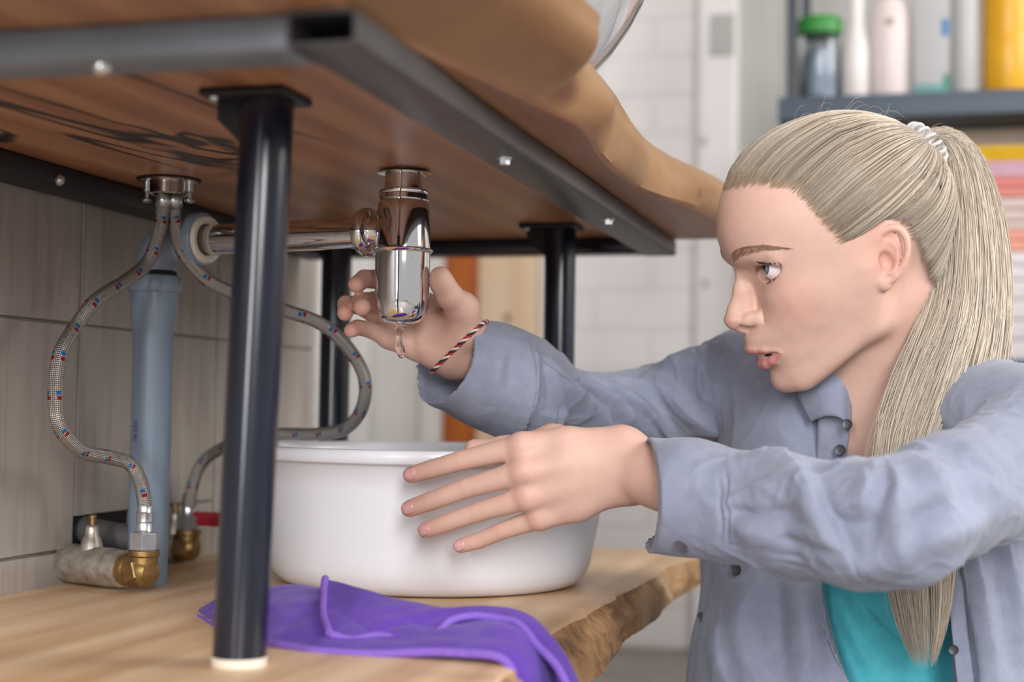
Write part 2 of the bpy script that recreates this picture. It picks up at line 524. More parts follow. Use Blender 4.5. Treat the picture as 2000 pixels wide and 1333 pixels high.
top = obj('table_top', V.reshape(-1, 3), fs, M['wood_top'], ws, True, 'thick oiled wooden slab with wavy live edge')
top.data.materials.append(M['wood_edge'])
top.data.polygons.foreach_set('material_index', mi)
top.data.set_sharp_from_angle(angle=math.radians(32))

def rect_tube(name, a, b, w, h, mat, parent, wall=0.0022, open_start=True):
    """hollow rectangular tube from a to b (centre line), width w in plan, height h"""
    bm = bmesh.new()
    A, B = Vector(local(parent, a)), Vector(local(parent, b))
    d = (B - A).normalized(); s = d.cross(Vector((0, 0, 1))).normalized(); up = Vector((0, 0, 1))
    def ring(p, ww, hh):
        out = []
        rr = min(ww, hh) * 0.14
        for cx, cz, a0 in ((1, 1, 0), (-1, 1, 90), (-1, -1, 180), (1, -1, 270)):
            for q in (0, 45, 90):
                t = math.radians(a0 + q)
                out.append(bm.verts.new(p + s * (cx * (ww / 2 - rr) + rr * math.cos(t)) + up * (cz * (hh / 2 - rr) + rr * math.sin(t))))
        return out
    o0, o1 = ring(A, w, h), ring(B, w, h)
    i0, i1 = ring(A, w - 2 * wall, h - 2 * wall), ring(B, w - 2 * wall, h - 2 * wall)
    n = len(o0)
    for i in range(n):
        j = (i + 1) % n
        bm.faces.new((o0[i], o0[j], o1[j], o1[i]))
        bm.faces.new((i0[j], i0[i], i1[i], i1[j]))
        bm.faces.new((o0[j], o0[i], i0[i], i0[j]))
        bm.faces.new((o1[i], o1[j], i1[j], i1[i]))
    return bm_obj(name, bm, mat, parent, auto=50)
ZR = ZT - 0.0092
TW, TH = 0.037, 0.018
fr = rect_tube('front_rail', (-0.2805, 0.668, ZR), (-0.2805, 1.668, ZR), TW, TH, M['shaded_rail_steel'], ws)
nr = rect_tube('side_rail', (-0.716, 0.690, ZR), (-0.2992, 0.690, ZR), TW, TH, M['lit_rail_steel'], ws)
br = rect_tube('back_rail', (-0.6955, 0.668, ZR), (-0.6955, 1.668, ZR), TW, TH, M['black_plate'], ws)
far = rect_tube('side_rail', (-0.677, 1.648, ZR), (-0.2992, 1.648, ZR), TW, TH, M['black_steel'], ws)
def hexbolt(p, r, parent, mat):
    bm = bmesh.new()
    p = Vector(p)
    for rr, z0, z1, n in ((r * 1.35, 0.0, -0.0012, 20), (r, -0.0012, -0.0048, 6)):
        a = [bm.verts.new(p + Vector((rr * math.cos(2 * math.pi * i / n), rr * math.sin(2 * math.pi * i / n), z0))) for i in range(n)]
        b = [bm.verts.new(p + Vector((rr * .94 * math.cos(2 * math.pi * i / n), rr * .94 * math.sin(2 * math.pi * i / n), z1))) for i in range(n)]
        for i in range(n):
            bm.faces.new((a[i], a[(i + 1) % n], b[(i + 1) % n], b[i]))
        bm.faces.new(a); bm.faces.new(b)
    return bm_obj('bolt', bm, mat, parent, auto=30)
for p, rail, rr in (((-0.2788, 0.9978, ZT - 0.0182), fr, 0.0042), ((-0.2734, 1.338, ZT - 0.0182), fr, 0.0042), ((-0.4103, 0.685, ZT - 0.0182), nr, 0.0048)):
    q = Vector(p) - ws.location
    if rr > 0.0045:
        lathe('bolt', [(0, 0), (0.0052, 0), (0.0052, -0.0016), (0.0046, -0.0034), (0.003, -0.0048), (0, -0.0054)], q, M['chrome'], rail, 24)
    else:
        hexbolt(q, rr, rail, M['zinc'])
lathe('bolt', [(0, 0), (0.0048, 0), (0.0048, 0.002), (0.003, 0.0045), (0, 0.005)], Vector((-0.677, 1.068, ZT - 0.013)) - ws.location, M['zinc'], br, 16, (1, 0, 0))

def leg(bx, by, tx, ty, plate_dir):
    b = Vector((bx, by, ZS + 0.0035)) - ws.location; t = Vector((tx, ty, ZT - 0.004)) - ws.location
    o = tube('leg', [b + ws.location, b.lerp(t, 0.5) + ws.location, t + ws.location], 0.0165, M['black_steel'], ws, 36)
    o.data.set_sharp_from_angle(angle=math.radians(50))
    lathe('foot_glide', [(0, 0), (0.0170, 0), (0.0172, 0.0045), (0.016, 0.006), (0, 0.006)], Vector((bx, by, ZS)) - ws.location, M['cream_rubber'], o, 28)
    px, py = plate_dir
    pl = bmesh.new()
    lo = Vector((min(tx - 0.02, tx + px), min(ty - 0.024, ty + py), ZT - 0.005)) - ws.location
    hi = Vector((max(tx + 0.02, tx + px), max(ty + 0.024, ty + py), ZT - 0.0002)) - ws.location
    box_bm(lo, hi, 0.0012, 1, pl)
    # gusset between plate and tube
    g0 = Vector((tx, ty, 0)) - ws.location
    for sx in (-1,):
        v = [pl.verts.new((g0.x + sx * 0.014, g0.y - 0.004, t.z)), pl.verts.new((g0.x + px * 0.9, g0.y - 0.004, t.z)), pl.verts.new((g0.x + px * 0.9, g0.y - 0.004, t.z - 0.012)), pl.verts.new((g0.x + sx * 0.014, g0.y - 0.004, t.z - 0.03))]
        w = [pl.verts.new(q.co + Vector((0, 0.008, 0))) for q in v]
        pl.faces.new(v); pl.faces.new(w[::-1])
        for i in range(4):
            pl.faces.new((v[i], v[(i + 1) % 4], w[(i + 1) % 4], w[i]))
    bm_obj('mounting_plate', pl, M['black_plate'], o)
    for k in range(3):
        sp = Vector((tx + px * 0.8, ty - 0.016 + 0.016 * k, ZT - 0.005)) - ws.location
        lathe('screw', [(0, 0), (0.0035, 0), (0.0028, -0.002), (0, -0.0026)], sp, M['zinc'], o, 12)
    return o
leg(-0.400, 0.845, -0.3895, 0.845, (-0.036, 0.0))
leg(-0.361, 1.517, -0.361, 1.517, (-0.040, 0.0))
leg(-0.614, 1.520, -0.614, 1.520, (-0.036, 0.0))

# ------------------------------------------------------------------ lower shelf board with live edge
yy = np.linspace(0.55, 1.70, 90)
ft = np.interp(yy, [0.55, 0.83, 0.90, 1.0, 1.1, 1.2, 1.32, 1.42, 1.53, 1.62, 1.70], [-0.236, -0.232, -0.240, -0.2475, -0.2515, -0.246, -0.249, -0.243, -0.2485, -0.235, -0.226])
fb = np.interp(yy, [0.55, 0.9, 1.04, 1.14, 1.25, 1.39, 1.55, 1.70], [-0.225, -0.228, -0.230, -0.226, -0.240, -0.236, -0.243, -0.236])
rng = np.random.RandomState(8)
rough_n = np.stack([np.convolve(rng.randn(90), np.ones(3) / 3, 'same') for _ in range(9)], 1) * 0.0022
rows = []
for i, y in enumerate(yy):
    row = [(-0.7215 + (ft[i] + .7215) * k / 6, y, ZS) for k in range(6)] + [(ft[i] - 0.004, y, ZS)]
    for k in range(9):
        s = k / 8
        row.append((ft[i] + (fb[i] - ft[i]) * s + 0.006 * math.sin(math.pi * s) + rough_n[i, k], y, ZS - 0.002 - 0.036 * s))
    row += [(fb[i] - 0.006, y, ZS - 0.040), (-0.7215, y, ZS - 0.040)]
    rows.append(row)
V = np.array(rows); r, c, _ = V.shape
fs, mi = [], []
for i in range(r - 1):
    for j in range(c):
        k = (j + 1) % c
        fs.append((i * c + k, i * c + j, (i + 1) * c + j, (i + 1) * c + k)); mi.append(1 if 7 <= j <= 14 else 0)
fs.append(tuple(range(c))); mi.append(1)
fs.append(tuple((r - 1) * c + j for j in range(c - 1, -1, -1))); mi.append(1)
org = np.array((-0.48, 1.15, ZS - 0.04))
shelf = obj('lower_shelf', V.reshape(-1, 3) - org, fs, M['wood_shelf'], None, True)
shelf.location = org
shelf.data.materials.append(M['bark_edge'])
shelf.data.polygons.foreach_set('material_index', mi)
shelf.data.set_sharp_from_angle(angle=math.radians(30))
tag(shelf, 'pale wooden lower shelf board with rough live edge under the basin', 'shelf')
# masonry foot that carries the shelf against the wall
sb = thing('shelf_support', 'plain grey block carrying the lower shelf against the tiled wall', 'support', loc=(-0.62, 1.1, 0))
box('block', (-0.7215, 0.60, 0.0), (-0.48, 1.66, ZS - 0.0405), M['grey_wall'], sb, 0.004)

# ------------------------------------------------------------------ chrome bottle trap
TX, TY = -0.4051, 1.1457
tr = thing('bottle_trap', 'chrome bottle trap hanging under the wooden top with pipe to the wall', 'trap', loc=(TX, TY, 0.574))
lathe('escutcheon', [(0.0, 0), (0.0165, 0), (0.0215, -0.0018), (0.0222, -0.0026), (0.018, -0.0034), (0.0, -0.0034)][::-1], (TX, TY, 0.7008), M['chrome_soft'], tr, 64)
lathe('tail_pipe', [(0.0158, 0.0), (0.0158, 0.018)], (TX, TY, 0.6845), M['chrome'], tr, 64)
lathe('collar_nut', [(0.0, 0), (0.0192, 0), (0.0203, 0.0008), (0.0203, 0.0046), (0.0198, 0.0052), (0.0204, 0.0062), (0.0204, 0.0078), (0.0185, 0.0092), (0.016, 0.0096), (0, 0.0096)], (TX, TY, 0.6757), M['chrome'], tr, 64)
lathe('trap_body', [(0, 0), (0.0233, 0), (0.0233, 0.003), (0.0226, 0.012), (0.0218, 0.032), (0.0208, 0.0385), (0.0195, 0.0405), (0, 0.0405)], (TX, TY, 0.6352), M['chrome'], tr, 72)
cup = lathe('cup', [(0, 0), (0.010, 0.0003), (0.0145, 0.0016), (0.0180, 0.0042), (0.0203, 0.0085), (0.0216, 0.0145), (0.0222, 0.021), (0.0226, 0.058), (0.0242, 0.0595), (0.0247, 0.0606), (0.0238, 0.0616), (0.020, 0.0618), (0, 0.0618)], (TX, TY, 0.5745), M['chrome'], tr, 72)
lathe('embossed_mark', [(0.0016, 0), (0.0022, 0.0003), (0.0026, 0)], (TX + 0.0222 * math.cos(-0.95), TY + 0.0222 * math.sin(-0.95), 0.6285), M['chrome'], tr, 16, (math.cos(-0.95), math.sin(-0.95), 0), cap=False)
pd = Vector((-0.600 - TX, 1.190 - TY, 0.0)).normalized()
ZP = 0.6515
fl = lathe('outlet_nut', [(0.0, 0.014), (0.0125, 0.014), (0.0125, 0.026), (0.0135, 0.0275), (0.0145, 0.0285), (0.0185, 0.0295), (0.0202, 0.0325), (0.0204, 0.0365), (0.0190, 0.040), (0.0145, 0.0405), (0, 0.0405)], (TX, TY, ZP), M['chrome'], tr, 56, tuple(pd))
lathe('outlet_pipe', [(0.0132, 0.038), (0.0132, 0.19), (0.0132, 0.216)], (TX, TY, ZP), M['chrome'], tr, 56, tuple(pd))
# running water under the cup
wm = NT('water'); wm.set(Base_Color=(1, 1, 1, 1), Roughness=0.02, IOR=1.33, Transmission_Weight=1.0)
dr = tube('water_drip', [(TX, TY - 0.004, 0.5745), (TX - .0006, TY - 0.004, 0.570), (TX - .0012, TY - .004, 0.564), (TX - .0002, TY - .004, 0.557), (TX + .0010, TY - .004, 0.552), (TX + 0.0016, TY - .004, 0.5475), (TX + 0.0014, TY - .004, 0.5462)], [0.0056, 0.0034, 0.0024, 0.0027, 0.0042, 0.0036, 0.001], wm.m, None, 16, 40)
tag(dr, 'thin trickle of clear water running off the bottom of the chrome trap', 'water')

# ------------------------------------------------------------------ grey drain pipe
GX, GY = -0.655, 1.192
gp = thing('drain_pipe', 'grey plastic drain pipe with elbow standing before the tiled wall', 'pipe', loc=(GX, GY, ZS))
pipe = lathe('pipe', [(0.0176, 0), (0.0176, 0.222), (0.0182, 0.226), (0.0205, 0.236), (0.0208, 0.244), (0.0208, 0.262)], (GX, GY, ZS), M['grey_pvc'], gp, 48, 'Z')
lathe('socket_collar', [(0.020, 0), (0.0232, 0.001), (0.0238, 0.004), (0.0238, 0.012), (0.0225, 0.015), (0.019, 0.0165), (0.018, 0.0165)], (GX, GY, 0.6045), M['grey_pvc'], gp, 48)
lathe('seal_ring', [(0.0186, 0), (0.0192, 0.002), (0.0186, 0.004)], (GX, GY, 0.6205), M['dark_hole'], gp, 40, cap=False)
elb = []
for k in range(13):
    a = math.radians(90 * k / 12)
    elb.append((GX + 0.026 * (1 - math.cos(a)), GY, 0.6235 + 0.028 * math.sin(a)))
tube('elbow', [(GX, GY, 0.615)] + elb + [(-0.622, GY, ZP)], [0.0178, 0.0182, 0.0195, 0.0205, 0.0205], M['grey_pvc'], gp, 40)
lathe('elbow_socket', [(0.019, 0.0), (0.0215, 0.0015), (0.0235, 0.004), (0.0242, 0.006), (0.0242, 0.0165), (0.0232, 0.0185), (0.021, 0.019), (0.021, 0.012)], (-0.6225, GY, ZP), M['grey_pvc'], gp, 48, (0.975, -0.222, 0), cap=False)
lathe('rubber_seal', [(0.0135, 0.012), (0.0142, 0.0205), (0.0165, 0.0225), (0.0198, 0.0225), (0.0212, 0.020), (0.0212, 0.013)], (-0.6225, GY, ZP), M['cream_rubber'], gp, 48, (0.975, -0.222, 0), cap=False)
# print running up the pipe
def text_mesh(s, size):
    cu = bpy.data.curves.new('t', 'FONT'); cu.body = s; cu.size = size
    o = bpy.data.objects.new('t', cu); COL.objects.link(o)
    bpy.context.view_layer.update()
    me = bpy.data.meshes.new_from_object(o.evaluated_get(bpy.context.evaluated_depsgraph_get()))
    v = np.array([tuple(x.co) for x in me.vertices]); f = [tuple(p.vertices) for p in me.polygons]
    bpy.data.objects.remove(o); bpy.data.curves.remove(cu); bpy.data.meshes.remove(me)
    return v, f
tv, tf = text_mesh('023:90', 0.0066)
ang0 = math.radians(-118)
tt = []
for x, y, z in tv:
    a = ang0 + y / 0.0178
    tt.append((GX + 0.01775 * math.cos(a) - gp.location.x, GY + 0.01775 * math.sin(a) - gp.location.y, 0.491 - x - ZS))
obj('printed_digits', tt, tf, M['ink'], gp, False, 'dark blue printed digits running down the pipe')

# ------------------------------------------------------------------ tap mounting flange under the slab and braided hoses
FX, FY = -0.6245, 1.1561
tf_ = thing('tap_flange', 'round metal tap mounting flange screwed under the wooden top', 'flange', loc=(FX, FY, ZT))
lathe('gasket', [(0, -0.0016), (0.0272, -0.0016), (0.0275, 0.0), (0, 0.0)], (FX, FY, ZT), M['dark_hole'], tf_, 48)
lathe('clamp_plate', [(0, -0.0032), (0.0225, -0.0032), (0.0252, -0.0026), (0.0252, -0.0016), (0, -0.0016)], (FX, FY, ZT), M['chrome_soft'], tf_, 48)
lathe('ring', [(0.0125, -0.0138), (0.0150, -0.0142), (0.0165, -0.0128), (0.0168, -0.003), (0, -0.003)], (FX, FY, ZT), M['chrome_soft'], tf_, 48, cap=False)
for sx, sy in ((-0.0172, -0.006), (0.0192, 0.002)):
    lathe('screw', [(0.0, -0.0215), (0.0026, -0.0212), (0.0044, -0.020), (0.0044, -0.0185), (0.0022, -0.0172), (0.0018, -0.012), (0.0032, -0.0112), (0.0034, -0.003), (0, -0.003)], (FX + sx, FY + sy, ZT), M['zinc'], tf_, 20)

def hose(label, pts, nut_z, group='braided hoses'):
    h = thing('braided_hose', label, 'hose', group, loc=pts[-1])
    tube('braid', pts, 0.0061, M['braid'], h, 20, 150, uv=True)
    a, b = Vector(pts[0]), Vector(pts[1])
    d = (b - a).normalized()
    tube('upper_ferrule', [a - d * 0.007, a + d * 0.006], 0.0066, M['zinc'], h, 24)
    a, b = Vector(pts[-1]), Vector(pts[-2])
    lathe('ferrule', [(0.0, -0.004), (0.0074, -0.004), (0.0082, -0.003), (0.0074, -0.0015), (0.0070, 0.004), (0.0074, 0.0045), (0.0070, 0.005), (0.0070, 0.012), (0.0073, 0.0126), (0.0068, 0.0135), (0.0066, 0.018)], pts[-1], M['zinc'], h, 28)
    bm = bmesh.new()
    bmesh.ops.create_cone(bm, cap_ends=True, segments=6, radius1=0.0125, radius2=0.0125, depth=0.015)
    bmesh.ops.bevel(bm, geom=list(bm.edges), offset=0.0009, segments=2, affect='EDGES')
    bmesh.ops.rotate(bm, verts=bm.verts, cent=(0, 0, 0), matrix=Matrix.Rotation(0.35, 3, 'Z'))
    bmesh.ops.translate(bm, verts=bm.verts, vec=(0, 0, -0.0115))
    bm_obj('union_nut', bm, M['zinc'], h, auto=25)
    return h
HL = [(-0.6265, 1.1515, 0.6815), (-0.6322, 1.1565, 0.6566), (-0.6379, 1.1487, 0.6291), (-0.6436, 1.121, 0.6091), (-0.6493, 1.0867, 0.5913), (-0.655, 1.0662, 0.5691), (-0.655, 1.0436, 0.5453), (-0.655, 1.0378, 0.5168), (-0.655, 1.0444, 0.4885), (-0.652, 1.0716, 0.4676), (-0.648, 1.1090, 0.4611), (-0.640, 1.1300, 0.4552), (-0.633, 1.137, 0.4394), (-0.6265, 1.133, 0.4177), (-0.6245, 1.130, 0.4020)]
HR = [(-0.6205, 1.160, 0.6823), (-0.6230, 1.166, 0.6669), (-0.6195, 1.1735, 0.641), (-0.6048, 1.1892, 0.6179), (-0.5876, 1.2, 0.6073), (-0.5434, 1.2175, 0.5916), (-0.5138, 1.235, 0.5804), (-0.4933, 1.2525, 0.5592), (-0.4836, 1.27, 0.532), (-0.4917, 1.285, 0.504), (-0.5143, 1.3, 0.4850), (-0.5512, 1.315, 0.4795), (-0.5957, 1.33, 0.4785), (-0.6312, 1.3367, 0.472), (-0.6618, 1.3433, 0.462), (-0.6843, 1.35, 0.4478), (-0.6977, 1.3567, 0.4242), (-0.7020, 1.3600, 0.4050), (-0.7035, 1.361, 0.3985)]
hose('braided steel hose looping left over the grey tiles to the front valve', HL, 0.38)
hose('braided steel hose looping right behind the trap to the red-handled valve', HR, 0.37)

def valve(name, label, p, wallp, handle):
    v = thing(name, label, 'valve', loc=(p[0], p[1], ZS))
    p = Vector(p); w = Vector(wallp)
    d = (w - p).normalized()
    L = (w - p).length
    lathe('elbow_body', [(0, -0.011), (0.009, -0.010), (0.0125, -0.006), (0.0135, 0.0), (0.0135, 0.012), (0.0128, 0.014), (0.0138, 0.016), (0.0138, 0.024), (0.012, 0.026), (0, 0.026)], p, M['brass'], v, 32, tuple(d))
    lathe('riser', [(0, 0.0), (0.0115, 0.0), (0.0118, 0.012), (0.0132, 0.0135), (0.0132, 0.0175), (0.010, 0.019), (0, 0.019)], p, M['brass'], v, 32)
    bb = bmesh.new()
    c = Vector(local(v, p)); s = d.cross(Vector((0, 0, 1))).normalized()
    if s.y > 0:
        s = -s
    box_bm((-0.0075, -0.0075, -0.002), (0.0075, 0.0075, 0.002), 0.001, 1, bb)
    rot = Vector((0, 0, 1)).rotation_difference(s).to_matrix()
    for q in bb.verts:
        q.co = rot @ q.co + c + s * 0.0125 + d * 0.003
    bm_obj('stamped_boss', bb, M['brass'], v)
    lathe('valve_body', [(0, 0.022), (0.0150, 0.022), (0.0162, 0.025), (0.0155, 0.034), (0.0165, 0.036), (0.0168, L - 0.014), (0.0160, L - 0.006), (0, L - 0.004)], p, M['old_chrome'], v, 36, tuple(d))
    q = p + d * (L * 0.62)
    lathe('stem_housing', [(0, 0.012), (0.0105, 0.013), (0.0085, 0.022), (0.0062, 0.026), (0.0058, 0.033), (0.0045, 0.0345), (0, 0.035)], q, M['old_chrome'], v, 24)
    lathe('stem', [(0, 0.034), (0.0026, 0.034), (0.0026, 0.040), (0.0034, 0.0405), (0.0034, 0.043), (0, 0.0445)], q, M['brass'], v, 16)
    if handle:
        box('handle', (p.x + 0.004, p.y - 0.004, p.z + 0.022), (p.x + 0.052, p.y + 0.006, p.z + 0.036), M['red_plastic'], v, 0.003)
    return v
valve('angle_valve', 'limescaled chrome and brass angle valve on the tiled wall beside the grey pipe', (-0.6245, 1.130, 0.3655), (-0.727, 1.169, 0.3655), False)
v2 = valve('angle_valve', 'dark brass angle valve with red handle in the corner behind the leg', (-0.7035, 1.361, 0.3625), (-0.7265, 1.361, 0.3625), True)
# dark hose from behind the first valve
tb = tube('conduit', [(-0.726, 1.200, 0.392), (-0.700, 1.197, 0.388), (-0.676, 1.196, 0.386), (-0.6655, 1.197, 0.386)], 0.0125, plain('dark_grey_sleeve', '#4c4a4a', 0.6), None, 20, 14)
tag(tb, 'short dark grey pipe sleeve coming out of the wall behind the front valve', 'pipe')

# ------------------------------------------------------------------ white basin
BX, BY = -0.4300, 1.306
bp = [(0.0, 0.004), (0.118, 0.004), (0.124, 0.0), (0.131, 0.0005), (0.138, 0.003), (0.1455, 0.010), (0.1500, 0.020), (0.1530, 0.034), (0.1575, 0.060), (0.1625, 0.090), (0.1665, 0.1105), (0.1690, 0.1115), (0.1725, 0.1120), (0.1742, 0.1135), (0.1745, 0.1195), (0.1735, 0.1225), (0.1700, 0.1240), (0.1665, 0.1230), (0.1640, 0.1180), (0.1600, 0.090), (0.1540, 0.055), (0.1490, 0.026), (0.140, 0.012), (0.125, 0.0075), (0.0, 0.0075)]
bas = lathe('basin', bp, (0, 0, 0), M['white_plastic'], None, 128, 'Z', 60, cap=False)
bas.location = (BX, BY, ZS + 0.0004)
bas.scale = (0.985, 0.93, 1)
tag(bas, 'white plastic wash basin standing on the lower shelf under the trap', 'basin')

# ------------------------------------------------------------------ glass vessel sink on the slab
gm = NT('clear_glass'); gm.set(Base_Color=lin('#f2f4f7'), Roughness=0.03, IOR=1.45, Transmission_Weight=1.0)
gl = lathe('glass_sink', [(0, 0.010), (0.05, 0.0), (0.108, 0.0), (0.140, 0.018), (0.155, 0.034), (0.169, 0.049), (0.184, 0.071), (0.194, 0.090), (0.205, 0.125), (0.209, 0.145), (0.2095, 0.150), (0.206, 0.1495), (0.2025, 0.125), (0.190, 0.090), (0.179, 0.071), (0.164, 0.049), (0.150, 0.036), (0.135, 0.022), (0.105, 0.008), (0.05, 0.006), (0.0, 0.014)], (0, 0, 0), gm.m, None, 96, 'Z', 60, cap=False)
gl.location = (TX, TY, ZT + 0.0502)
tag(gl, 'clear glass vessel sink standing on the wooden top', 'sink')

# ------------------------------------------------------------------ rack in the background with bottles and folded towels
rk = thing('storage_rack', 'dark blue-grey storage rack against the grey wall behind the person', 'rack', loc=(0.2, 2.78, 0))
box('shelf_board', (-0.232, 2.60, 1.016), (0.75, 2.98, 1.0565), M['rack'], rk, 0.002)
box('shelf_board', (-0.232, 2.60, 0.560), (0.75, 2.98, 0.600), M['rack'], rk, 0.002)
for px in (-0.219, 0.72):
    box('upright', (px, 2.612, 0.0), (px + 0.018, 2.640, 1.9), M['rack_post'], rk, 0.001)
    box('upright', (px, 2.945, 0.0), (px + 0.018, 2.973, 1.9), M['rack_post'], rk, 0.001)
box('back_panel', (-0.12, 2.725, 0.602), (0.70, 2.735, 1.012), M['cardboard'], rk)
def bottle(name, label, cat, x, y, prof, mat, z=1.0568, seg=32, sy=1.0, group=None):
    t = thing(name, label, cat, group, loc=(x, y, z))
    o = lathe('body', prof, (x, y, z), mat, t, seg, smooth_angle=50)
    o.scale = (1, sy, 1)
    return t
jg = NT('jar_glass'); jg.set(Base_Color=lin('#dfe6ea'), Roughness=0.08, IOR=1.45, Transmission_Weight=1.0)
jar = bottle('storage_jar', 'clear storage jar with green screw lid on the rack', 'jar', -0.165, 2.66, [(0, 0.001), (0.034, 0.0), (0.037, 0.004), (0.0375, 0.105), (0.034, 0.118), (0.031, 0.121), (0.029, 0.119), (0.034, 0.103), (0.0345, 0.006), (0.0, 0.005)], jg.m)
lathe('lid', [(0, 0.119), (0.037, 0.119), (0.0395, 0.122), (0.0395, 0.146), (0.037, 0.150), (0, 0.151)], (-0.165, 2.66, 1.0568), plain('green_lid', '#2f7d33', 0.45), jar, 36)
lathe('contents', [(0, 0.006), (0.024, 0.007), (0.026, 0.02), (0.022, 0.06), (0.017, 0.09), (0.008, 0.098), (0, 0.1)], (-0.160, 2.655, 1.0568), plain('blue_white_wipes', '#c6cddc', 0.8, 0, 0.25, 60), jar, 20)
lathe('contents', [(0, 0.006), (0.012, 0.007), (0.012, 0.08), (0.005, 0.095), (0, 0.096)], (-0.186, 2.668, 1.0568), plain('grey_wipes', '#7d858c', 0.8, 0, 0.25, 60), jar, 14)
wp = plain('white_bottle_plastic', '#d6d0ce', 0.45, 0, 0.03)
pk = plain('pinkish_bottle_plastic', '#d8cbc8', 0.45, 0, 0.03)
bottle('cleaning_bottle', 'slim white bottle with tapering neck next to the green-lidded jar', 'bottle', -0.102, 2.66, [(0, 0), (0.022, 0), (0.0245, 0.003), (0.0245, 0.085), (0.021, 0.105), (0.0155, 0.128), (0.0135, 0.16), (0.0135, 0.215), (0.010, 0.22), (0, 0.22)], wp)
b2 = bottle('lotion_bottle', 'broad pinkish white bottle with small olive emblem on the rack', 'bottle', -0.041, 2.66, [(0, 0), (0.032, 0), (0.0345, 0.003), (0.0348, 0.13), (0.033, 0.155), (0.028, 0.172), (0.018, 0.182), (0.0, 0.186)], pk, sy=0.7)
lathe('emblem', [(0, 0.0), (0.007, 0.0), (0.007, 0.0012), (0, 0.0014)], (-0.044, 2.6360, 1.19), plain('olive_print', '#8f8a72', 0.6), b2, 20, (0, -1, 0)).scale = (1, 1, 1.0)
ct = thing('carton', 'light grey carton with teal bottom band and blue mark on the rack', 'carton', loc=(0.0265, 2.66, 1.0568))
box('box_body', (-0.0025, 2.635, 1.0568), (0.0555, 2.69, 1.30), plain('grey_carton', '#a7a7a8', 0.6, 0, 0.03), ct, 0.0015)
box('printed_band', (-0.0027, 2.6345, 1.0572), (0.0557, 2.690, 1.078), plain('teal_print', '#5f8f8c', 0.6), ct, 0.0012)
box('printed_mark', (0.043, 2.6342, 1.16), (0.0545, 2.636, 1.19), plain('blue_print', '#3f74a8', 0.6), ct, 0.0005)
box('printed_mark', (0.046, 2.6342, 1.068), (0.0556, 2.636, 1.094), plain('green_print', '#2f8065', 0.6), ct, 0.0005)
bottle('shampoo_bottle', 'plain light grey bottle between the carton and the yellow canister', 'bottle', 0.0838, 2.66, [(0, 0), (0.0225, 0), (0.0243, 0.003), (0.0243, 0.19), (0.022, 0.2), (0.013, 0.21), (0.013, 0.24), (0, 0.24)], plain('light_grey_bottle', '#b4b3b3', 0.45, 0, 0.03))
yc = bottle('yellow_canister', 'bright yellow ribbed canister at the right end of the rack', 'canister', 0.152, 2.665, [(0, 0), (0.039, 0), (0.041, 0.003), (0.041, 0.10), (0.0405, 0.102), (0.041, 0.104), (0.041, 0.23), (0.036, 0.24), (0, 0.24)], plain('yellow_plastic', '#d39a06', 0.4, 0, 0.05))
random.seed(2)
tw = [('#cfa51a', 0.936, 0.962, 'yellow', 0.084), ('#caa3b4', 0.909, 0.9355, 'pale pink', 0.093), ('#cf8279', 0.874, 0.9085, 'coral red', 0.088), ('#c6b5ae', 0.833, 0.8735, 'dusty beige', 0.085), ('#cdb9b2', 0.8185, 0.8325, 'cream', 0.09), ('#dd9a88', 0.783, 0.818, 'salmon', 0.09), ('#d3cdd0', 0.735, 0.7825, 'white', 0.086), ('#cfc8cb', 0.668, 0.7345, 'thick off-white', 0.084), ('#c9c3c5', 0.6003, 0.6675, 'bottom grey-white', 0.084)]
for col, z0, z1, nm, xa in tw:
    t = thing('folded_towel', nm + ' folded towel in the stack on the rack behind the ponytail', 'towel', 'folded towels on the rack', loc=(0.25, 2.72, z0))
    mt = plain(nm.replace(' ', '_') + '_towel', col, 0.9, 0, 0.06, 60, 0.4, 0.001)
    n = 2 if z1 - z0 > 0.02 else 1
    for k in range(n):
        a, b = z0 + (z1 - z0) * k / n, z0 + (z1 - z0) * (k + 1) / n
        box('fold', (xa, 2.605, a + 0.0002), (0.44, 2.715, b - 0.0003), mt, t, min(0.006, (b - a) * 0.42), 3)
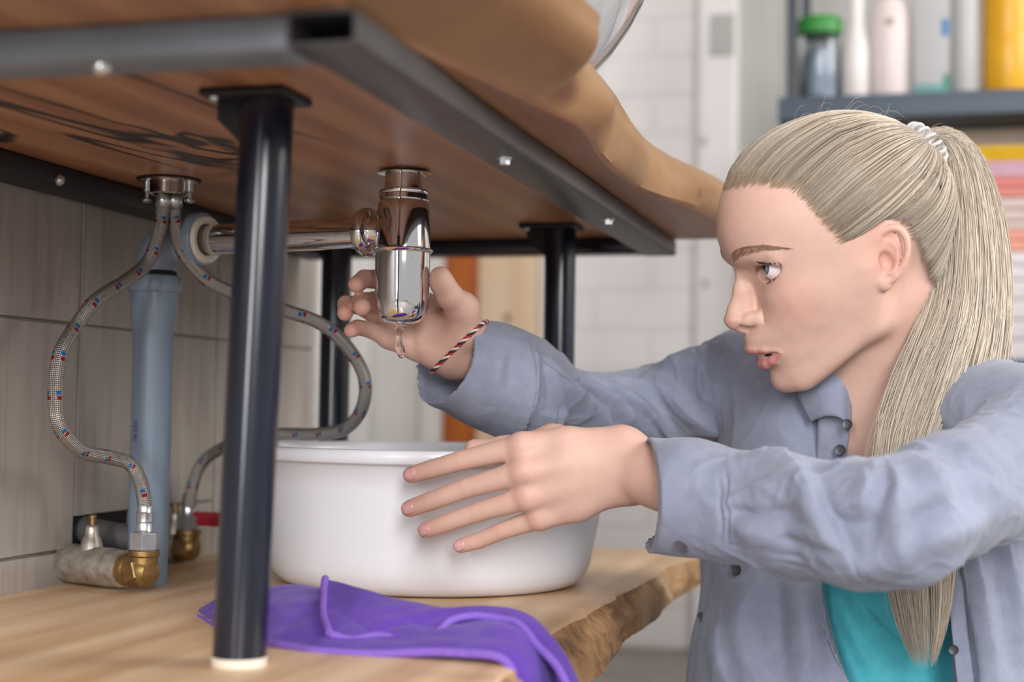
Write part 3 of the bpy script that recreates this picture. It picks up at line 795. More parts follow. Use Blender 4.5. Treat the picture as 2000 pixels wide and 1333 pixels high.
# ------------------------------------------------------------------ implicit-surface modelling for the figure (all coordinates in metres)
class Field:
    """ordered list of implicit primitives blended smoothly; meshed with sparse surface nets"""
    def __init__(self):
        self.items = []
    def add(self, fn, c, r, op='u', k=0.004):
        self.items.append((fn, np.asarray(c, np.float64), float(r), op, k))
    def cone(self, a, b, ra, rb, k=0.004, op='u'):
        a, b = np.asarray(a, float), np.asarray(b, float)
        ba = b - a
        bb = float(ba @ ba) + 1e-12
        def fn(P):
            pa = P - a
            t = np.clip((pa @ ba) / bb, 0, 1)
            q = pa - t[:, None] * ba
            return np.sqrt(np.einsum('ij,ij->i', q, q)) - (ra + (rb - ra) * t)
        self.add(fn, (a + b) / 2, math.sqrt(bb) / 2 + max(ra, rb), op, k)
    def chain(self, pts, rad, k=0.004, op='u'):
        for i in range(len(pts) - 1):
            self.cone(pts[i], pts[i + 1], rad[i], rad[i + 1], k, op)
    def ball(self, c, r, k=0.004, op='u'):
        c = np.asarray(c, float)
        self.add(lambda P: np.sqrt(((P - c) ** 2).sum(1)) - r, c, r, op, k)
    def ell(self, c, r, axes=None, k=0.004, op='u'):
        """ellipsoid; axes = rows of unit vectors"""
        c = np.asarray(c, float); r = np.asarray(r, float)
        A = np.eye(3) if axes is None else np.asarray(axes, float)
        def fn(P):
            q = (P - c) @ A.T
            k0 = np.sqrt(((q / r) ** 2).sum(1)) + 1e-9
            k1 = np.sqrt(((q / r ** 2) ** 2).sum(1)) + 1e-9
            return k0 * (k0 - 1) / k1
        self.add(fn, c, r.max(), op, k)
    def eval(self, P, idx=None):
        d = np.full(len(P), 1.0)
        for i in (range(len(self.items)) if idx is None else idx):
            fn, c, r, op, k = self.items[i]
            b = fn(P)
            if op == 'u':
                if k > 0:
                    h = np.clip(0.5 + 0.5 * (b - d) / k, 0, 1)
                    d = b + (d - b) * h
                    d = d - k * (1 - h) * h if False else d - k * h * (1 - h)
                    d = d
                else:
                    d = np.minimum(d, b)
            elif op == 's':
                b = -b
                if k > 0:
                    h = np.clip(0.5 - 0.5 * (b - d) / k, 0, 1)
                    d = b + (d - b) * h
                    d = d + k * h * (1 - h)
                else:
                    d = np.maximum(d, b)
            elif op == 'disp':          # plain displacement field
                d = d + b
        return d
    def mesh(self, lo, hi, h, B=24):
        lo, hi = np.asarray(lo, float), np.asarray(hi, float)
        nb = np.ceil((hi - lo) / (h * B)).astype(int)
        N = nb * B + 4
        bi = np.stack(np.meshgrid(*[np.arange(n) for n in nb], indexing='ij'), -1).reshape(-1, 3)
        cen = lo + (bi + 0.5) * h * B
        half = h * B * 0.5 * math.sqrt(3)
        dc = self.eval(cen)
        act = bi[np.abs(dc) < half * 1.35 + 0.006]
        lat = np.stack(np.meshgrid(*[np.arange(B + 1)] * 3, indexing='ij'), -1).reshape(-1, 3)
        C = np.array([it[1] for it in self.items]); Rr = np.array([it[2] + 2 * it[4] for it in self.items])
        corner = np.array([(i, j, k) for i in (0, 1) for j in (0, 1) for k in (0, 1)])
        edges = [(a, b) for a in range(8) for b in range(a + 1, 8) if np.abs(corner[a] - corner[b]).sum() == 1]
        ids, pos, quads = [], [], []
        S = B + 1
        def gid(c):
            c = c + 1
            return (c[:, 0] * N[1] + c[:, 1]) * N[2] + c[:, 2]
        for b in act:
            o = b * B
            ctr = lo + (b + 0.5) * h * B
            dist = np.sqrt(((C - ctr) ** 2).sum(1))
            idx = np.nonzero(dist < Rr + half + 0.003)[0]
            if not len(idx):
                continue
            G = self.eval(lo + (lat + o) * h, idx).reshape(S, S, S)
            s = G < 0
            if s.all() or not s.any():
                continue
            cnt = np.zeros((B, B, B), np.int8)
            for cx, cy, cz in corner:
                cnt += s[cx:cx + B, cy:cy + B, cz:cz + B]
            cell = np.argwhere((cnt > 0) & (cnt < 8))
            if len(cell):
                vals = np.stack([G[cell[:, 0] + c[0], cell[:, 1] + c[1], cell[:, 2] + c[2]] for c in corner], 1)
                acc = np.zeros((len(cell), 3)); n = np.zeros(len(cell))
                for a, e in edges:
                    va, vb = vals[:, a], vals[:, e]
                    m = (va < 0) != (vb < 0)
                    t = np.where(m, va / np.where(m, va - vb, 1), 0)
                    acc += np.where(m[:, None], corner[a] + (corner[e] - corner[a]) * t[:, None], 0)
                    n += m
                ids.append(gid(cell + o)); pos.append(lo + (cell + o + acc / n[:, None]) * h)
            for ax in range(3):
                sl0 = [slice(0, B)] * 3; sl1 = [slice(0, B)] * 3
                sl1[ax] = slice(1, B + 1)
                e0, e1 = s[tuple(sl0)], s[tuple(sl1)]
                pt = np.argwhere(e0 != e1)
                if not len(pt):
                    continue
                u, v = (ax + 1) % 3, (ax + 2) % 3
                du = np.zeros(3, int); du[u] = 1
                dv = np.zeros(3, int); dv[v] = 1
                g = pt + o
                q = np.stack([gid(g - du - dv), gid(g - dv), gid(g), gid(g - du)], 1)
                fl = ~e0[pt[:, 0], pt[:, 1], pt[:, 2]]
                q[fl] = q[fl][:, ::-1]
                quads.append(q)
        ids = np.concatenate(ids); pos = np.concatenate(pos); quads = np.concatenate(quads)
        uid, ui = np.unique(ids, return_index=True)
        V = pos[ui]
        k = np.searchsorted(uid, quads)
        k = np.clip(k, 0, len(uid) - 1)
        ok = (uid[k] == quads).all(1)
        return V, k[ok]

def relax(V, F, n=1, w=0.5):
    """light Laplacian smoothing of a quad mesh"""
    E = np.concatenate([F[:, [0, 1]], F[:, [1, 2]], F[:, [2, 3]], F[:, [3, 0]]])
    E = np.concatenate([E, E[:, ::-1]])
    deg = np.bincount(E[:, 0], minlength=len(V)).astype(float)
    for _ in range(n):
        A = np.stack([np.bincount(E[:, 0], weights=V[E[:, 1], i], minlength=len(V)) for i in range(3)], 1) / np.maximum(deg, 1)[:, None]
        V = V + (A - V) * w
    return V

def color_attr(o, name, C):
    a = o.data.color_attributes.new(name, 'FLOAT_COLOR', 'POINT')
    buf = np.ones((len(o.data.vertices), 4), np.float32)
    buf[:, :3] = C
    a.data.foreach_set('color', buf.ravel())

def ridge_noise(P, seed, n=6, freq=40.0):
    """sum of random sinusoids, about -1..1"""
    r = np.random.RandomState(seed)
    out = np.zeros(len(P))
    for _ in range(n):
        d = r.randn(3); d /= np.linalg.norm(d)
        out += np.sin(P @ d * freq * r.uniform(0.6, 1.6) + r.uniform(0, 6.28))
    return out / n

BODY_H = 0.00145
# ------------------------------------------------------------------ the woman: body (head, neck, chest, arms and hands in one surface)
HT = np.array([-0.053, 1.266, 0.634])
HF = np.array([-0.868, -0.330, -0.370]); HF /= np.linalg.norm(HF)
HL_ = np.array([0.404, -0.904, -0.141]); HL_ -= HF * (HL_ @ HF); HL_ /= np.linalg.norm(HL_)
HU = np.cross(HF, HL_)
HM = np.stack([HF, HL_, HU])               # rows: forward, left, up of the head
def hw(f, l, u):                            # head millimetres -> world metres
    return HT + (f * HF + l * HL_ + u * HU) * 0.001
def to_head(P):
    return (P - HT) @ HM.T * 1000.0

FU = np.array([-100, -92, -88, -84, -78, -70, -60, -50, -40, -30, -20, -10, 0, 10, 20, 30, 38, 46, 60, 75, 95, 115], float)
FLc = np.array([0, 10, 20, 30, 40, 50, 58, 64, 72], float)
FT = np.array([
    [20, 15, 5, -15, -45, -80, -110, -130, -150],
    [52, 49, 37, 10, -30, -70, -100, -120, -140],
    [74, 71, 60, 36, 0, -45, -90, -110, -130],
    [84, 81.5, 71.5, 51, 16, -28, -75, -100, -120],
    [91, 89, 81, 64, 34, -8, -52, -85, -110],
    [93, 91.5, 85.5, 72.5, 48, 10, -32, -66, -95],
    [92.5, 91.5, 87.5, 77.5, 57, 24, -16, -50, -85],
    [98, 96, 90.5, 81.5, 64, 34, -3, -38, -75],
    [105, 102, 94, 83.5, 69, 44, 10, -24, -62],
    [106, 103, 95.5, 86, 74.5, 55, 25, -8, -50],
    [97, 96, 92, 86.5, 78, 63, 39, 8, -38],
    [90, 90, 88.5, 86, 80, 68.5, 49, 22, -26],
    [86.5, 86.8, 87, 85.5, 80.5, 70.5, 54, 29, -18],
    [86, 86, 84.2, 83, 78.5, 69, 53.5, 31, -12],
    [88, 86.5, 82, 81.5, 77, 67, 51.5, 30, -12],
    [93, 91, 86.5, 83.5, 77.5, 66.5, 49.5, 28, -14],
    [97.2, 96.5, 93.5, 87.5, 78.5, 65.5, 47.5, 25, -18],
    [98.2, 97.2, 93.5, 86.5, 76.5, 62.5, 44, 20, -24],
    [96, 95, 91, 83.5, 72, 56.5, 36, 10, -36],
    [86, 85, 80.5, 72, 59, 41, 17, -14, -60],
    [56, 54, 48, 37, 20, -4, -34, -66, -110],
    [0, -2, -8, -20, -38, -60, -90, -120, -150]], float)
# finer table by Catmull-Rom in both directions so the face has no facets
_uu = np.linspace(-100, 115, 216); _ll = np.linspace(0, 72, 73)
def _cr(x, xs, ys):
    """cubic Hermite (finite difference tangents) along axis 0"""
    m = np.gradient(ys, xs, axis=0)
    i = np.clip(np.searchsorted(xs, x) - 1, 0, len(xs) - 2)
    hh = xs[i + 1] - xs[i]; t = ((x - xs[i]) / hh)[:, None]; hh = hh[:, None]
    return ((2 * t ** 3 - 3 * t ** 2 + 1) * ys[i] + (t ** 3 - 2 * t ** 2 + t) * hh * m[i] + (-2 * t ** 3 + 3 * t ** 2) * ys[i + 1] + (t ** 3 - t ** 2) * hh * m[i + 1])
_FT = _cr(_uu, FU, FT)
_ys = np.concatenate([_FT[:, :0:-1], _FT], 1).T
_xs = np.concatenate([-FLc[:0:-1], FLc])
_FF = _cr(np.linspace(-72, 72, 145), _xs, _ys).T      # [u, l]
_Gu = np.gradient(_FF, axis=0); _Gl = np.gradient(_FF, axis=1)
_CC = 1.0 / np.sqrt(1 + _Gu ** 2 + _Gl ** 2)
def smax(a, b, k):
    h = np.clip(0.5 + 0.5 * (a - b) / k, 0, 1)
    return b + (a - b) * h + k * h * (1 - h)
def face_fn(P):
    q = to_head(P)
    a = np.clip((q[:, 2] + 100), 0, 214.999); b = np.clip(q[:, 1] + 72, 0, 143.999)
    i = a.astype(int); j = b.astype(int); s = a - i; t = b - j
    def bil(T):
        return (T[i, j] * (1 - s) * (1 - t) + T[i + 1, j] * s * (1 - t) + T[i, j + 1] * (1 - s) * t + T[i + 1, j + 1] * s * t)
    d = (q[:, 0] - bil(_FF)) * np.maximum(bil(_CC), 0.12)
    u_, f_ = q[:, 2], q[:, 0]
    d = smax(d, -(f_ + 8 - 0.0 * u_), 8.0)
    d = smax(d, -(f_ - 1.0 - 0.26 * np.clip(-10 - u_, 0, 60)) * np.clip((-u_ + 6) / 20, 0, 1) - 40 * np.clip((u_ + 2) / 20, 0, 1), 10.0)
    d = smax(d, -(u_ + 49 + 0.54 * (f_ - 8)) * 0.88, 9.0)
    d = np.maximum(d, np.abs(q[:, 1]) - 67)
    d = np.maximum(d, q[:, 2] - 112)
    return d * 0.001

body = Field()
def hcone(a, b, ra, rb, k=3, op='u', mirror=True):
    for sg in ((1, -1) if mirror and (a[1] or b[1]) else (1,)):
        body.cone(hw(a[0], sg * a[1], a[2]), hw(b[0], sg * b[1], b[2]), ra * .001, rb * .001, k * .001, op)
def hchain(pts, rad, k=3, op='u', mirror=True):
    for i in range(len(pts) - 1):
        hcone(pts[i], pts[i + 1], rad[i], rad[i + 1], k, op, mirror)
def hell(c, r, k=3, op='u', mirror=True, yaw=0, pitch=0, roll=0):
    for sg in ((1, -1) if mirror and c[1] else (1,)):
        R = (Matrix.Rotation(math.radians(yaw * sg), 3, 'Z') @ Matrix.Rotation(math.radians(pitch), 3, 'Y') @ Matrix.Rotation(math.radians(roll * sg), 3, 'X'))
        ax = np.array(R).T @ HM
        body.ell(hw(c[0], sg * c[1], c[2]), np.array(r) * .001, ax, k * .001, op)
# skull, face, jaw
hell((-6, 0, 40), (90, 71, 78))
hell((30, 0, 55), (65.5, 61, 61), 14)
body.add(face_fn, hw(40, 0, 5), 0.135, 'u', 0.010)
hcone((14, 45, -44), (6, 56, 0), 9, 10, 14)
hcone((14, 44, -46), (72, 16, -74), 8, 9, 12)
# neck down to the shoulders
NB = np.array((-0.0179, 1.3442, 0.4958))
body.cone(hw(-18, 0, -30), NB, 0.051, 0.056, 0.022)
body.cone(hw(8, 0, -78), NB + np.array([-0.03, -0.03, 0.0]), 0.030, 0.040, 0.020)
# orbit, brow, eyelids
hell((90, 31, 23), (8, 14.5, 8), 8, 's', yaw=16)
hell((96, 14.5, 18), (8.5, 5, 9), 8, 's')
hcone((88.5, 12, 37), (73, 42, 36.5), 5, 4.5, 9)
EC = (68.2, 30.6, 22.0)
for sg in (1, -1):
    body.ball(hw(EC[0], sg * EC[1], EC[2]), 0.0141, 0.0030)
hcone((82.5, 17.5, 29.5), (81.5, 31, 33), 2.2, 3.0, 5)
hcone((81.5, 31, 33), (71, 46, 29), 3.0, 2.5, 5)
def lid_cut(P):
    q = to_head(P)
    l = np.abs(q[:, 1]); x = np.clip((l - 16.8) / (46.4 - 16.8), 0, 1)
    mid_ = 19.0 + 3.6 * x
    up = mid_ + 7.7 * np.power(np.maximum(4 * x * (1 - x), 0), 0.62) * (1.0 + 0.16 * (0.45 - x))
    lo = mid_ - 6.5 * np.power(np.maximum(4 * x * (1 - x), 0), 0.75) * (0.85 + 0.3 * x)
    d = np.maximum(q[:, 2] - up, lo - q[:, 2]) * 0.8
    d = np.maximum(d, np.maximum(18.2 - l, l - 46.4))
    d = np.maximum(d, 62 - q[:, 0])
    return d * 0.001
body.add(lid_cut, hw(76, 0, 22), 0.060, 's', 0.0004)
for sg in (1, -1):                        # room for the eyeball itself
    body.ball(hw(EC[0], sg * EC[1], EC[2]), 0.0127, 0.0, 's')
hell((77.5, 19.2, 19.6), (4.5, 2.6, 2.6), 1.5)
# nose
hcone((89.0, 0, 29), (97.2, 0, 11.5), 4.2, 3.8, 7)
hcone((97.2, 0, 11.5), (106.6, 0, -3), 3.8, 5.0, 5)
hcone((106.6, 0, -3), (110.6, 0, -10.6), 5.0, 7.3, 4)
hcone((93, 0, 8), (98.0, 0, -12), 7.0, 9.0, 6)
hell((99.0, 10.4, -14.0), (8.8, 4.4, 5.9), 3.2, yaw=-16, pitch=8)
hell((92.5, 13.5, -15.5), (5.0, 4.2, 5.6), 3.0)
hcone((112, 0, -15.2), (104.5, 0, -21.5), 3.6, 3.8, 2.2)
hcone((110, 4.2, -10.5), (110.5, 3.0, -14), 5.0, 4.0, 3)
hell((104.6, 7.6, -20.4), (5.8, 3.4, 3.9), 1.0, 's', yaw=-20, pitch=-22)
hcone((88.5, 16.8, -7), (90.0, 18.4, -18), 0.7, 0.6, 2.2, 's')
hcone((90, 20.5, -18), (86.3, 27.5, -34), 0.25, 0.2, 1.6, 's')
# lips
hchain([(87.5, 25, -44.6), (96.3, 15.5, -41.6), (102.4, 7.5, -40.0), (104.6, 3.0, -39.4), (104.4, 0, -39.9)], [0.8, 2.0, 2.6, 2.8, 2.7], 3.6)
hchain([(87.2, 24.5, -46.4), (93.2, 15, -52.0), (96.8, 7, -54.4), (97.6, 0, -54.8)], [0.8, 2.7, 3.9, 4.2], 3.2)
hcone((107.6, 0, -28.5), (108.2, 0, -34.6), 1.2, 1.4, 2.6, 's')
hchain([(88.6, 24.2, -45.6), (97.0, 13, -46.6), (103.0, 4, -47.2), (104, 0, -47.3)], [0.5, 2.7, 3.3, 3.3], 0.8, 's')
hchain([(80, 20, -45.6), (87, 10, -46.4), (92, 0, -46.8)], [0.8, 3.4, 4.2], 1.2, 's')
# chin
hell((83.5, 0, -74), (10.5, 13, 9.5), 8)
# ears
def ear():
    tilt = math.radians(20)
    def e(a, b, out):                      # ear plane: a forward, b up (before tilt), out sideways
        f = a * math.cos(tilt) + b * -math.sin(tilt); u = a * math.sin(tilt) * 0.9 + b * math.cos(tilt)
        return (-6.0 + f, 68.5 + out - 0.28 * a, 3.8 + u)
    hell((-6.0, 68.0, 3.3), (11.5, 3.6, 23.5), 4, yaw=-17, pitch=-20)
    hel = [e(8.5, 5, 0), (e(9.5, 13, 2)), e(5, 21.5, 3.6), e(-2, 24.5, 4.4), e(-9.5, 20, 5), e(-12.8, 10, 5.2), e(-12.0, -1, 4.6), e(-8.6, -10, 3.6), e(-4, -17, 2.4)]
    hs = catmull(hel, 25); hchain([tuple(x) for x in hs], list(np.interp(np.linspace(0, 1, 25), np.linspace(0, 1, 9), [1.6, 2.4, 2.6, 2.7, 2.7, 2.6, 2.4, 2.4, 2.6])), 1.6)
    hell(e(1.5, -20, 0.6), (5.6, 3.6, 6.2), 3)
    hs = catmull([e(1.5, 15, 2.2), e(-5, 10, 3.4), e(-6.5, 1, 3.2), e(-3.6, -9, 2.6), e(1, -12.5, 2)], 13); hchain([tuple(x) for x in hs], [1.8] * 13, 1.6)
    hell(e(2.2, -2.2, 4.0), (5.8, 6.0, 8.4), 1.6, 's')
    hcone(e(4, 17, 4), e(-7.2, 14.5, 5.6), 1.0, 1.1, 1.4, 's')
    hcone(e(-8.6, 13, 5.8), e(-9.6, 2, 5.6), 1.1, 0.8, 1.4, 's')
    hell(e(9.2, -3.4, 1.6), (2.6, 2.8, 4.4), 2)
ear()
# chest and the arms inside the sleeves
RS, LS = np.array((-0.1558, 1.3982, 0.5359)), np.array((0.0935, 1.1985, 0.4873))
RE, LE = np.array((-0.2829, 1.4013, 0.5076)), np.array((-0.0079, 1.0281, 0.4361))
RW, LW = np.array((-0.3729, 1.2190, 0.5539)), np.array((-0.2187, 1.1511, 0.4627))
STN = np.array((-0.0409, 1.3125, 0.4846))
body.cone(NB + np.array([0, 0, -0.01]), RS, 0.052, 0.036, 0.03)
body.cone(NB + np.array([0, 0, -0.01]), LS, 0.052, 0.040, 0.03)
body.cone(STN + np.array([0.062, 0.070, -0.01]), np.array((-0.0381, 1.4014, 0.2648)), 0.080, 0.100, 0.04)
body.cone(RS + np.array([0.0, 0.015, -0.01]), RE, 0.028, 0.022, 0.015)
body.cone(RE, RW, 0.022, 0.0235, 0.012)
body.cone(LS, LE, 0.034, 0.028, 0.015)
body.cone(LE, np.array((-0.1328, 1.0976, 0.4431)), 0.029, 0.028, 0.012)
body.cone(np.array((-0.1328, 1.0976, 0.4431)), LW, 0.028, 0.0235, 0.012)
# ---- left hand spread over the basin wall
LWa, LWb = np.array((-0.2169, 1.1490, 0.4741)), np.array((-0.2145, 1.1507, 0.4525))
body.cone(LWa, LWb, 0.0185, 0.0185, 0.008)
lf = {'index': ([(-0.2953, 1.1224, 0.4777), (-0.3449, 1.1240, 0.4653), (-0.3714, 1.1275, 0.4576), (-0.3880, 1.1274, 0.4527)], [.0102, .0080, .0075, .0069]),
      'middle': ([(-0.2917, 1.1160, 0.4581), (-0.3384, 1.1205, 0.4443), (-0.3701, 1.1249, 0.4326), (-0.3882, 1.1255, 0.4259)], [.0102, .0081, .0076, .0070]),
      'ring': ([(-0.2886, 1.1209, 0.4382), (-0.3304, 1.1257, 0.4254), (-0.3589, 1.1309, 0.4152), (-0.3765, 1.1326, 0.4088)], [.0098, .0078, .0073, .0067]),
      'little': ([(-0.2818, 1.1307, 0.4219), (-0.3135, 1.1351, 0.4105), (-0.3350, 1.1401, 0.4012), (-0.3499, 1.1414, 0.3965)], [.0088, .0070, .0065, .0060])}
nail_spots = []
cw = [(1208,868,1.162), (1208,894,1.157), (1210,922,1.157), (1214,948,1.163)]
LCW = [(-0.2237, 1.1459, 0.4796), (-0.2228, 1.1424, 0.4701), (-0.2220, 1.1432, 0.4589), (-0.2214, 1.1490, 0.4491)]
for (nm, (pts, rr)), w0 in zip(lf.items(), LCW):
    p = [np.array(x) for x in pts]
    mid_ = (np.array(w0) * 0.45 + p[0] * 0.55)
    body.cone(np.array(w0), mid_, 0.0150, 0.0135, 0.010)
    body.cone(mid_, p[0], 0.0135, rr[0] + 0.001, 0.009)
    body.cone(p[0], p[1], rr[0] * 0.98, rr[1], 0.0040)
    body.cone(p[1], p[2], rr[1], rr[2], 0.001)
    body.cone(p[2], p[3], rr[2], rr[3], 0.001)
    nail_spots.append((p[2], p[3], rr[3]))
    body.ball(p[0] + np.array([0.0, -0.0036, 0.0005]), rr[0] * 0.70, 0.007)
# web of the palm and the thumb lying inside the rim
body.cone(np.array((-0.2823, 1.1369, 0.4644)), np.array((-0.2356, 1.1495, 0.4652)), 0.014, 0.015, 0.010)
body.cone(np.array((-0.2744, 1.1401, 0.4416)), np.array((-0.2337, 1.1505, 0.4551)), 0.013, 0.015, 0.010)
lth = [np.array(x) for x in ((-0.2377, 1.1589, 0.4750), (-0.2821, 1.1694, 0.4812), (-0.3232, 1.1710, 0.4736), (-0.3491, 1.1702, 0.4739))]
body.chain(lth, [0.0155, 0.0125, 0.0095, 0.0075], 0.008)
# ---- right hand closing on the trap from behind, palm to the camera
RWa, RWb = np.array((-0.3633, 1.2139, 0.5651)), np.array((-0.3810, 1.2099, 0.5482))
body.cone(RWa, RWb, 0.0175, 0.0170, 0.008)
rf = {'index': ([(-0.4148, 1.2087, 0.5991), (-0.4388, 1.1889, 0.6152), (-0.4431, 1.1588, 0.6130), (-0.4438, 1.1423, 0.6069)], [.0098, .0084, .0078, .0070]),
      'middle': ([(-0.4252, 1.2042, 0.5900), (-0.4419, 1.1787, 0.5952), (-0.4423, 1.1496, 0.5931), (-0.4357, 1.1350, 0.5878)], [.0098, .0086, .0080, .0074]),
      'ring': ([(-0.4301, 1.1952, 0.5771), (-0.4527, 1.1780, 0.5917), (-0.4586, 1.1577, 0.5920), (-0.4542, 1.1448, 0.5835)], [.0092, .0080, .0072, .0068]),
      'little': ([(-0.4300, 1.1854, 0.5652), (-0.4417, 1.1695, 0.5713), (-0.4465, 1.1536, 0.5721), (-0.4478, 1.1430, 0.5690)], [.0085, .0071, .0066, .0062])}
RCW = [(-0.3722, 1.2110, 0.5754), (-0.3764, 1.2102, 0.5675), (-0.3800, 1.2075, 0.5599), (-0.3830, 1.2029, 0.5532)]
for (nm, (pts, rr)), w0 in zip(rf.items(), RCW):
    p = [np.array(x) for x in pts]
    mid_ = (np.array(w0) * 0.5 + p[0] * 0.5)
    body.cone(np.array(w0), mid_, 0.0145, 0.0120, 0.010)
    body.cone(mid_, p[0], 0.0120, rr[0] + 0.0015, 0.009)
    body.cone(p[0], p[1], rr[0], rr[1], 0.004)
    body.cone(p[1], p[2], rr[1], rr[2], 0.0015)
    body.cone(p[2], p[3], rr[2], rr[3], 0.0015)
rth = [np.array(x) for x in ((-0.3669, 1.1980, 0.5725), (-0.3653, 1.1832, 0.5893), (-0.3706, 1.1625, 0.5997), (-0.3739, 1.1529, 0.6099), (-0.3745, 1.1505, 0.6139))]
body.chain(rth, [0.0165, 0.0135, 0.0098, 0.0088, 0.0076], 0.007)
body.cone(np.array((-0.3732, 1.1955, 0.5681)), np.array((-0.3895, 1.1949, 0.5528)), 0.0130, 0.0115, 0.012)
body.cone(np.array((-0.3852, 1.2010, 0.5792)), np.array((-0.4159, 1.1971, 0.5746)), 0.0125, 0.0105, 0.012)


bv, bf = body.mesh((-0.52, 0.92, 0.20), (0.14, 1.60, 0.80), BODY_H)
bv = relax(bv, bf, 3, 0.4)
person = obj('person', bv, bf, None, None, True)
tag(person, 'person in open grey-blue shirt over turquoise top reaching under the washstand to the trap', 'person')

# skin tone painted per vertex: lips, blush, ears, knuckles
hq = to_head(bv)
base = np.array(lin('#cca899')[:3]); col = np.tile(base, (len(bv), 1))
def blend(mask, c):
    global col
    col = col + (np.array(lin(c)[:3]) - col) * mask[:, None]
def gauss(c, r):
    d = ((hq - np.array(c)) / np.array(r)) ** 2
    return np.exp(-d.sum(1))
def seg_mask(pts, rad, soft):
    P = hq.copy(); P[:, 1] = np.abs(P[:, 1])
    best = np.full(len(P), 1e3)
    for (a, b, ra, rb) in zip(pts, pts[1:], rad, rad[1:]):
        a, b = np.array(a, float), np.array(b, float); ba = b - a
        t = np.clip((P - a) @ ba / (ba @ ba), 0, 1)
        best = np.minimum(best, np.linalg.norm(P - a - t[:, None] * ba, axis=1) - (ra + (rb - ra) * t))
    return np.clip(1 - best / soft, 0, 1)
for sg in (1, -1):
    blend(0.34 * gauss((72, sg * 44, -12), (26, 17, 18)), '#cf8f80')
    blend(0.55 * gauss((-8, sg * 72, 5), (16, 14, 26)), '#cf8f7f')
    blend(0.35 * gauss((84, sg * 34, 13), (12, 15, 4.5)), '#b98479')
    blend(0.30 * gauss((84, sg * 33, 31), (12, 15, 4)), '#b9857a')
blend(0.35 * gauss((114, 0, -12), (8, 12, 9)), '#d0907f')
m = seg_mask([(87.5, 25, -44.8), (96.6, 15.5, -42.2), (103, 7.5, -40.6), (105.4, 3.0, -40.0), (105.2, 0, -40.4)], [0.6, 2.3, 2.9, 3.1, 2.9], 1.0)
blend(0.85 * np.maximum(m, 0), '#b5666a')
m = seg_mask([(87.2, 24.5, -46.4), (93.6, 15, -51.8), (97.4, 7, -54), (98.2, 0, -54.4)], [1.2, 3.4, 4.4, 4.6], 1.0)
blend(0.85 * m, '#c07074')
dark = np.clip((100.0 - 0.52 * np.abs(hq[:, 1]) - hq[:, 0]) / 2.0, 0, 1) * np.clip((4.6 - np.abs(hq[:, 2] + 47.0)) / 0.8, 0, 1) * np.clip((19 - np.abs(hq[:, 1])) / 3, 0, 1) * (hq[:, 0] > 60)
blend(0.97 * dark, '#220c0c')  # shade of the gap between the lips painted into the vertex colour
for sg in (1, -1):                          # darker upper lid margin
    x_ = np.clip((sg * hq[:, 1] - 16.8) / 29.6, 0, 1)
    up_ = 19.0 + 3.6 * x_ + 7.7 * np.power(4 * x_ * (1 - x_), 0.62) * (1 + 0.16 * (0.45 - x_))
    mk = np.exp(-((hq[:, 2] - up_ - 0.3) / 0.9) ** 2) * (hq[:, 0] > 66) * (x_ > 0.02) * (x_ < 0.999)
    blend(0.75 * mk, '#5d4038')
# fingertips and knuckles a little pinker
def wmask(p, r):
    return np.exp(-(((bv - np.array(p)) / r) ** 2).sum(1))
for grp in (lf, rf):
    for pts, rr in grp.values():
        blend(0.42 * wmask(pts[3], 0.011), '#cc8577')
        blend(0.16 * wmask(pts[1], 0.008), '#cc8a7c')
for nm, (pts, rr) in lf.items():
    blend(0.18 * wmask(np.array(pts[0]) + np.array([0, -.008, 0]), 0.009), '#d08e80')
color_attr(person, 'skin', np.clip(col, 0, 1))
sk = NT('skin')
at_ = sk.n('ShaderNodeVertexColor', layer_name='skin')
v = sk.coord('Object')
mot = sk.noise(v, 120, 4, 0.6)
c = sk.mix(0.10, at_.outputs[0], sk.ramp(mot, [(0.3, lin('#c98a78')), (0.7, lin('#ecccb8'))]))
sk.set(Base_Color=c, Roughness=0.5, Subsurface_Weight=0.12, Specular_IOR_Level=0.35)
sk.b.inputs['Subsurface Radius'].default_value = (1.0, 0.35, 0.2)
sk.b.inputs['Subsurface Scale'].default_value = 0.004
sk.bump(sk.noise(v, 900, 2), 0.06, 0.0003)
person.data.materials.append(sk.m)
# ------------------------------------------------------------------ eyes, brows, lashes, nails
def eye_material():
    t = NT('eye')
    tc = t.n('ShaderNodeTexCoord')
    sp = t.n('ShaderNodeSeparateXYZ'); t.t.links.new(tc.outputs['Object'], sp.inputs[0])
    # object z axis is the gaze; radius from it in millimetres
    r = t.math('MULTIPLY', t.math('SQRT', t.math('ADD', t.math('POWER', sp.outputs[0], 2.0), t.math('POWER', sp.outputs[1], 2.0))), 1000.0)
    front = t.math('GREATER_THAN', sp.outputs[2], 0.0)
    ang = t.math('ARCTAN2', sp.outputs[1], sp.outputs[0])
    fib = t.noise(t.mix(0.5, tc.outputs['Object'], tc.outputs['Object']), 900, 3)
    iris = t.ramp(t.math('DIVIDE', r, 6.2), [(0.0, lin('#07080a')), (0.40, lin('#07080a')), (0.44, lin('#4c5a52')), (0.70, lin('#61757a')), (0.9, lin('#3b4c54')), (1.0, lin('#2c3a42'))])
    iris = t.mix(0.25, iris, t.ramp(fib, [(0.3, lin('#3d4f55')), (0.7, lin('#a4b8bb'))]))
    iris = t.mix(t.math('LESS_THAN', r, 2.45), iris, lin('#050506'))
    white = t.ramp(t.math('DIVIDE', r, 12.0), [(0.5, lin('#f1eeee')), (1.0, lin('#e6cdc8'))])
    c = t.mix(t.math('MULTIPLY', t.math('LESS_THAN', r, 6.0), front), white, iris)
    t.set(Base_Color=c, Roughness=0.06, Specular_IOR_Level=0.6, Coat_Weight=0.6, Coat_Roughness=0.02)
    return t.m
M['eye'] = eye_material()
gaze_t = np.array([-0.4051, 1.1457, 0.605])
